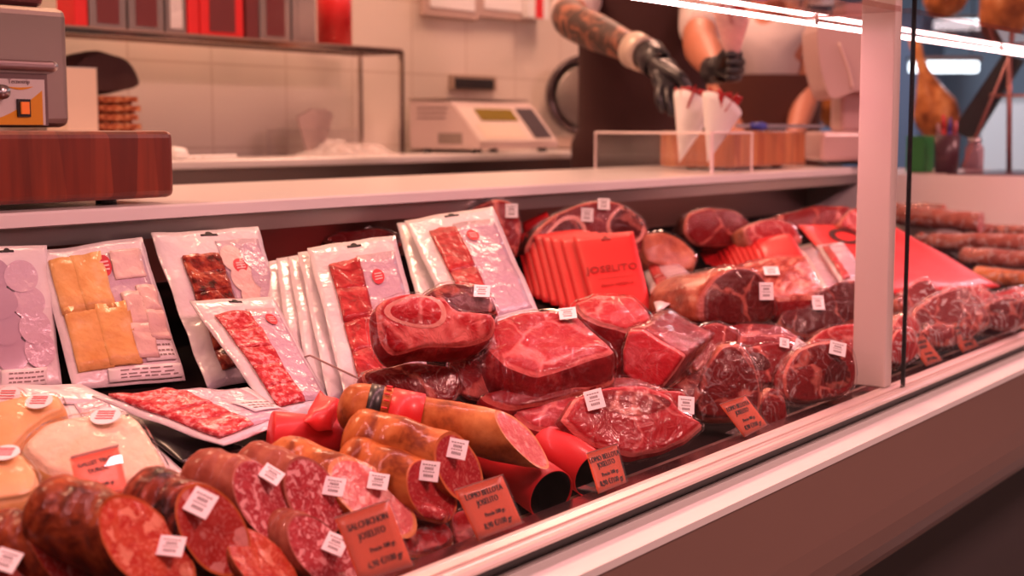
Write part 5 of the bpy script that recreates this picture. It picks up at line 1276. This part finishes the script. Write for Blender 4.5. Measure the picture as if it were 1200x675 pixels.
# wall outlet, notices
a, b = atY(527, 87, 3.095), atY(580, 107, 3.095)
t = thing('wall_socket', ((a.x + b.x) / 2, 3.09, b.z), 'dark rectangular socket plate with a pale frame on the tiled wall', 'socket plate')
bx('plate_frame', (a.x, 3.088, b.z), (b.x, 3.0995, a.z), mat('socket frame', (.36, .26, .2), .4), t); bx('socket_insert', (a.x + .02, 3.084, b.z + .006), (b.x - .02, 3.0878, a.z - .012), BLACK, t)
for pa, pb, py, lab in [(500, 552, 8, 'framed white notice, left one high on the tiled wall'), (563, 618, 10, 'framed white notice, right one high on the tiled wall')]:
    a = atY(pa, py, 3.09); x0_, x1_ = a.x, atY(pb, py, 3.09).x
    t = thing('wall_notice', ((x0_ + x1_) / 2, 3.09, a.z), lab, 'notice')
    bx('notice_frame', (x0_ - .03, 3.075, a.z - .03), (x1_ + .03, 3.0985, a.z + .34), mat('notice frame', (.50, .36, .32), .4) if 'notice frame' not in MATS else MATS['notice frame'], t, .003)
    bx('notice_paper', (x0_, 3.072, a.z), (x1_, 3.0748, a.z + .30), PAPERW, t)
a = atY(618, 20, 3.05); b = atY(642, 20, 3.05)
t = thing('wall_pack', ((a.x + b.x) / 2, 3.06, a.z), 'small red and white carton hanging on the wall beside the sleeve', 'carton')
bx('carton_body', (a.x, 3.045, a.z), (b.x, 3.0985, a.z + .16), PAPERW, t); bx('red_stripe', (a.x + .045, 3.043, a.z), (b.x - .04, 3.0448, a.z + .16), RED, t)
# slicer behind the worker
t = thing('meat_slicer', (4.45, 2.9, ZB), 'meat slicer with a dark ringed blade behind the tattooed forearm', 'slicer')
c = atY(688, 112, 2.92)
fz = (V((-.75, -.62, .12))).normalized()
MB().lathe([(0, .006), (.11, .005), (.128, .0), (.0, -.002)], c, fz, 40).build('blade', STEEL_D, t, True)
MB().lathe([(.128, -.004), (.134, .020), (.152, .020), (.158, -.02), (.128, -.02)], c, fz, 40).build('blade_guard', mat('guard', (.06, .035, .04), .2, .4, .5), t, True)
MB().lathe([(0, -.022), (.15, -.022), (.14, -.09), (0, -.10)], c, fz, 36).build('motor_housing', mat('slicer body', (.70, .55, .50), .3, .2), t, True)
MB().box((c.x - .02, 2.78, ZB + .001), (c.x + .40, 3.06, ZB + .05), 0, .015).build('slicer_base', MATS['slicer body'], t)
MB().tube([(c.x + .13, 2.97, ZB + .045), (c.x + .11, 2.96, c.z)], .03, 14).build('slicer_column', MATS['slicer body'], t, True)
# ------------------------------------------------------------------ people
def skin(name, V_, edges, root_key, m, root, sub=2, attr=None):
    """one continuous surface grown over joints: V_ {key: (pos, rx, ry)}"""
    keys = list(V_); ix = {k: i for i, k in enumerate(keys)}
    me = bpy.data.meshes.new('tmp'); me.from_pydata([tuple(V_[k][0]) for k in keys], [(ix[a], ix[b]) for a, b in edges], [])
    o = bpy.data.objects.new('tmp', me); COL.objects.link(o)
    o.modifiers.new('s', 'SKIN').use_smooth_shade = True
    for k in keys:
        d = me.skin_vertices[0].data[ix[k]]; d.radius = (V_[k][1], V_[k][2]); d.use_root = (k == root_key)
    sm = o.modifiers.new('u', 'SUBSURF'); sm.levels = sub; sm.render_levels = sub
    bpy.context.view_layer.update()
    ev = o.evaluated_get(bpy.context.evaluated_depsgraph_get()); em = ev.to_mesh()
    vs = [v.co.copy() for v in em.vertices]; fs = [tuple(p.vertices) for p in em.polygons]; ev.to_mesh_clear()
    bpy.data.objects.remove(o); bpy.data.meshes.remove(me)
    return link_mesh(name, vs, fs, m, root, attrs=None if attr is None else {attr[0]: [attr[1](v) for v in vs]})
def skin_mat(name, col, tattoo=False):
    m, t, b = nt(name)
    tc = N(t, 'ShaderNodeTexCoord'); no = N(t, 'ShaderNodeTexNoise', Scale=9, Detail=3); t.links.new(tc.outputs['Object'], no.inputs['Vector'])
    base = mixc(t, no.outputs['Fac'], col, (col[0] * 1.15, col[1] * .95, col[2] * .9))
    if tattoo:
        at_ = N(t, 'ShaderNodeAttribute', attribute_name='tattoo')
        w = warped(t, tc.outputs['Object'], 16, .06); n2 = N(t, 'ShaderNodeTexNoise', Scale=20, Detail=3, Distortion=1.4); t.links.new(w, n2.inputs['Vector'])
        f = math_(t, 'MULTIPLY', at_.outputs['Fac'], ramp(t, n2.outputs['Fac'], [(.46, .96), (.66, .35)]))
        base = mixc(t, f, base, (.028, .018, .016))
    t.links.new(base, b.inputs['Base Color']); b.inputs['Roughness'].default_value = .5
    return m
GLOVE = mat('black glove', (.016, .014, .02), .38, 0, .2, bump=(60, .5, .003))
APRON = mat('apron maroon', (.040, .007, .008), .8, bump=(40, .3, .002)); SHIRT = mat('shirt white', (.70, .60, .60), .8, bump=(12, .6, .01)); HAIR = mat('hair', (.02, .012, .01), .6, bump=(70, .8, .003))
TROU = mat('trousers', (.03, .02, .025), .8)
def person(label, C, Ft, arms, skinm, tatt=None, zf=ZL, height=1.84, hair=HAIR, bib=1.60, apr=APRON):
    """C: floor point under the pelvis; Ft: facing; arms: dict side -> (shoulder_out, elbow, wrist)"""
    C = V(C); Ft = V(Ft).normalized(); Lt = V((0, 0, 1)).cross(Ft).normalized()   # Lt: the worker's own left
    k = height / 1.84
    def P(l, f, z): return C + Lt * l + Ft * f + V((0, 0, zf + z * k))
    t = thing('person', P(0, 0, 0), label, 'person')
    J = {'pelvis': (P(0, 0, .98), .15, .11), 'waist': (P(0, 0, 1.12), .145, .10), 'chest': (P(0, 0, 1.32), .165, .11), 'upper': (P(0, 0, 1.46), .15, .095), 'neck': (P(0, .0, 1.56), .055, .055), 'neck2': (P(0, .015, 1.61), .055, .055),
         'jaw': (P(0, .035, 1.665), .062, .075), 'head': (P(0, .03, 1.74), .075, .092), 'crown': (P(0, .02, 1.80), .06, .075)}
    E = [('pelvis', 'waist'), ('waist', 'chest'), ('chest', 'upper'), ('upper', 'neck'), ('neck', 'neck2'), ('neck2', 'jaw'), ('jaw', 'head'), ('head', 'crown')]
    for s, nm in ((1, 'l'), (-1, 'r')):
        J[nm + 'hip'] = (P(.09 * s, 0, .92), .09, .095); J[nm + 'knee'] = (P(.11 * s, .02, .50), .06, .062); J[nm + 'ank'] = (P(.12 * s, -.02, .09), .042, .045); J[nm + 'toe'] = (P(.14 * s, .14, .035), .04, .03)
        E += [('pelvis', nm + 'hip'), (nm + 'hip', nm + 'knee'), (nm + 'knee', nm + 'ank'), (nm + 'ank', nm + 'toe')]
        el, wr = arms[nm]
        sh = P(.185 * s, 0, 1.47)
        J[nm + 'sh'] = (sh, .058, .058); J[nm + 'el'] = (V(el), .054, .054); mid = V(el).lerp(V(wr), .35); J[nm + 'fo'] = (mid, .056, .056); J[nm + 'wr'] = (V(wr), .035, .031)
        E += [('upper', nm + 'sh'), (nm + 'sh', nm + 'el'), (nm + 'el', nm + 'fo'), (nm + 'fo', nm + 'wr')]
    fn = None
    if tatt:
        a, b = V(arms[tatt][0]), V(arms[tatt][1]); ab = b - a
        def f(v):
            q = max(0, min(1, (v - a).dot(ab) / ab.dot(ab))); d = (v - a - ab * q).length
            return (1. if d < .09 else 0.) * (1 if -.0 <= q < .97 else 0)
        fn = ('tattoo', f)
    body = skin('body', J, E, 'pelvis', skinm, t, 2, fn)
    # face on the head
    m = MB()
    hc = P(0, .03, 1.725)
    m.lathe([(0, .03), (.010, .022), (.017, .004), (.016, -.01)], P(0, .118, 1.70), Ft, 12)
    m.build('nose', skinm, t, True)
    for s in (1, -1):
        MB().lathe([(0, .010), (.008, .007), (.011, 0), (0, -.006)], P(.031 * s, .108, 1.735), Ft, 14).build('eye', mat('eye', (.6, .55, .5), .2) if 'eye' not in MATS else MATS['eye'], t, True)
        MB().lathe([(0, .012), (.018, .008), (.024, -.004), (.01, -.01)], P(.078 * s, .015, 1.715), Lt * s, 14).build('ear', skinm, t, True)
    MB().tube([P(-.024, .106, 1.665), P(0, .113, 1.664), P(.024, .106, 1.665)], [.003, .006, .003], 8).build('mouth', mat('lips', (.35, .1, .09), .5) if 'lips' not in MATS else MATS['lips'], t, True)
    hv = []; hf = []; n = 28
    for i in range(9):
        ph = math.pi * .56 * i / 8
        for j in range(n):
            a = 2 * math.pi * j / n; fr = math.cos(a); lim = 1 - .28 * max(0, fr) * (i / 8)
            q = ph * lim
            hv.append(hc + V((0, 0, .02)) + Lt * (.083 * math.sin(q) * math.sin(a)) + Ft * (.104 * math.sin(q) * fr) + V((0, 0, .108 * math.cos(q))))
    for i in range(8):
        for j in range(n): hf.append((i * n + j, i * n + (j + 1) % n, (i + 1) * n + (j + 1) % n, (i + 1) * n + j))
    hf.append(tuple((8) * n + j for j in reversed(range(n))))
    link_mesh('hair', hv, hf, hair, t)
    # shirt: torso and short sleeves
    S_ = {'pelvis': (P(0, 0, .95), .175, .135), 'waist': (P(0, 0, 1.12), .168, .125), 'chest': (P(0, 0, 1.32), .185, .13), 'upper': (P(0, 0, 1.46), .165, .108), 'neck': (P(0, 0, 1.545), .066, .064)}
    SE = [('pelvis', 'waist'), ('waist', 'chest'), ('chest', 'upper'), ('upper', 'neck')]
    for s, nm in ((1, 'l'), (-1, 'r')):
        sh = P(.185 * s, 0, 1.47); el = V(arms[nm][0])
        S_[nm + 'sh'] = (sh, .078, .078); S_[nm + 'sl'] = (sh.lerp(el, .45), .072, .072); S_[nm + 'cuff'] = (sh.lerp(el, .86), .068, .068)
        SE += [('upper', nm + 'sh'), (nm + 'sh', nm + 'sl'), (nm + 'sl', nm + 'cuff')]
    skin('shirt', S_, SE, 'waist', SHIRT, t, 2)
    T_ = {'hip': (P(0, 0, .93), .165, .125)}; TE = []
    for s, nm in ((1, 'l'), (-1, 'r')):
        T_[nm + 'th'] = (P(.095 * s, 0, .82), .102, .105); T_[nm + 'kn'] = (P(.11 * s, .02, .50), .075, .078); T_[nm + 'an'] = (P(.12 * s, -.02, .10), .062, .065)
        TE += [('hip', nm + 'th'), (nm + 'th', nm + 'kn'), (nm + 'kn', nm + 'an')]
        MB().box((-.05, -.10, 0), (.05, .17, .075), 0, .03, Matrix(((Lt.x, Ft.x, 0, P(.13 * s, .02, 0).x), (Lt.y, Ft.y, 0, P(.13 * s, .02, 0).y), (0, 0, 1, zf + .001), (0, 0, 0, 1)))).build('shoe', BLACK, t)
    skin('trousers', T_, TE, 'hip', TROU, t, 2)
    # apron
    nv, nu = 26, 22; vs = []; fs = []
    for q in (0, 1):
        for i in range(nv + 1):
            z = .48 + (bib - .48) * i / nv
            w = 1.75 if z < 1.12 else 1.75 - (z - 1.12) / max(.3, bib - 1.12) * .72
            lr = .205 + (.02 if z < 1.0 else 0); fr = .172 + (.02 if z < 1.0 else 0)
            for j in range(nu + 1):
                a = (j / nu - .5) * 2 * w; wob = .006 * math.sin(a * 5 + z * 4) * (1.4 - z)
                vs.append(P((lr + wob - .006 * q) * math.sin(a), (fr + wob - .006 * q) * math.cos(a), z))
    W = nu + 1; B = W * (nv + 1)
    for i in range(nv):
        for j in range(nu): a = i * W + j; fs.append((a, a + 1, a + W + 1, a + W)); fs.append((B + a, B + a + W, B + a + W + 1, B + a + 1))
    link_mesh('apron', vs, fs, apr, t)
    for s in ((1, -1) if bib > 1.4 else ()): MB().tube([P(.10 * s, .13, bib - .01), P(.09 * s, .11, 1.545), P(.05 * s, .0, 1.585), P(.0, -.06, 1.59)], .011, 8).build('apron_strap', APRON, t, True)
    return t, P
def hand(root, name, wrist, palm, knuckles, tips_chain, thumb, m, r=.0105, pr=.026):
    """gloved or bare hand: palm with four finger chains and a thumb chain"""
    Vd = {'w': (V(wrist), .031, .027), 'w2': (V(wrist).lerp(V(palm), .5), pr, .026), 'p': (V(palm), pr * 1.1, .026)}
    E = [('w', 'w2'), ('w2', 'p')]
    for k, (kn, ch) in enumerate(zip(knuckles, tips_chain)):
        Vd[f'k{k}'] = (V(kn), r * 1.15, r * 1.1); E.append(('p', f'k{k}')); prev = f'k{k}'
        for j, q in enumerate(ch):
            Vd[f'f{k}{j}'] = (V(q), r * (1 - .1 * j), r * (1 - .1 * j)); E.append((prev, f'f{k}{j}')); prev = f'f{k}{j}'
    prev = 'w2'
    for j, q in enumerate(thumb):
        Vd[f't{j}'] = (V(q), r * (1.25 - .15 * j), r * (1.25 - .15 * j)); E.append((prev, f't{j}')); prev = f't{j}'
    return skin(name, Vd, E, 'p', m, root, 2)
TAN = skin_mat('skin tanned', (.50, .20, .12), True); TAN2 = skin_mat('skin warm', (.52, .23, .15))
# first worker, sorting cones
c1 = at(752, 160, 4.56); rel, rwr = at(664, 22, 4.02), at(764, 68, 3.66)
lel, lwr = at(820, 52, 4.12), at(838, 82, 3.72)
t1, P1 = person('person in a maroon apron with a tattooed forearm and black gloves filling paper cones', (c1.x, c1.y, 0), -HH + RR * -.12, {'r': (rel, rwr), 'l': (lel, lwr)}, TAN, 'r', height=1.86)
def px3(l, d): return [at(x, y, d + (q[0] if q else 0)) for x, y, *q in l]
hand(t1, 'glove', at(763, 67, 3.665), at(783, 92, 3.60), px3([(774, 103), (783, 105), (792, 105), (799, 102)], 3.585),
     [px3([(772, 116), (776, 126), (779, 132)], 3.57), px3([(783, 120), (787, 130), (788, 137)], 3.56), px3([(794, 119), (797, 129), (797, 136)], 3.555), px3([(802, 114), (806, 124), (805, 132)], 3.56)],
     px3([(797, 90), (806, 103), (809, 114)], 3.56), GLOVE, .0135, .040)
w0, w1 = rel.lerp(rwr, .80), rel.lerp(rwr, .93); ax_ = (w1 - w0).normalized()
MB().lathe([(.040, 0), (.049, .002), (.046, (w1 - w0).length), (.038, (w1 - w0).length)], w0, ax_, 28).build('wrist_band', mat('band pale', (.62, .5, .42), .35, .2), t1, True)
MB().lathe([(.036, -.02), (.043, -.02), (.042, .02), (.038, .035)], rwr, (at(783, 92, 3.60) - rwr).normalized(), 24).build('glove_cuff', GLOVE, t1, True)
hand(t1, 'glove', at(840, 82, 3.715), at(853, 80, 3.68), px3([(864, 67), (867, 74), (867, 82), (864, 89)], 3.66),
     [px3([(866, 63, -.03), (856, 64, -.06), (849, 66, -.06)], 3.66), px3([(869, 73, -.03), (858, 73, -.065), (850, 74, -.065)], 3.66), px3([(868, 82, -.03), (858, 83, -.065), (850, 83, -.065)], 3.66), px3([(864, 91, -.025), (856, 92, -.055), (849, 91, -.055)], 3.66)],
     px3([(846, 68, -.02), (852, 60, -.05), (859, 57, -.06)], 3.67), GLOVE, .0130, .036)
MB().lathe([(.030, -.02), (.036, -.02), (.037, .02), (.034, .03)], lwr, (at(853, 80, 3.68) - lwr).normalized(), 24).build('glove_cuff', GLOVE, t1, True)
cone('pink film covered cone of ham held up in the left glove', at(858, 92, 3.625), at(857, 18, 3.60), .046, 2.1, held=True)
# second worker behind
c2 = at(898, 160, 5.35); e2r, w2r = at(838, 96, 5.35), at(868, 172, 5.15); e2l, w2l = at(950, 90, 5.3), at(928, 172, 5.1)
t2, P2 = person('person in a white shirt and brown apron standing behind the gloved worker', (c2.x, c2.y, 0), -HH + RR * .2, {'r': (e2r, w2r), 'l': (e2l, w2l)}, TAN2, None, height=1.80, bib=1.28, apr=mat('apron brown', (.10, .026, .016), .8))
def plainhand(t, w, dirv, m):
    d = V(dirv).normalized(); s = RR; p = w + d * .075
    kn = [w + d * .10 + s * x for x in (-.03, -.01, .01, .03)]
    ch = [[k_ + d * .035, k_ + d * .06 - HH * .012, k_ + d * .078 - HH * .025] for k_ in kn]
    hand(t, 'hand', w, p, kn, ch, [w + d * .04 + s * .035, w + d * .07 + s * .052, w + d * .095 + s * .055], m, .0095, .028)
plainhand(t2, w2r, (w2r - e2r) , TAN2); plainhand(t2, w2l, (w2l - e2l), TAN2)
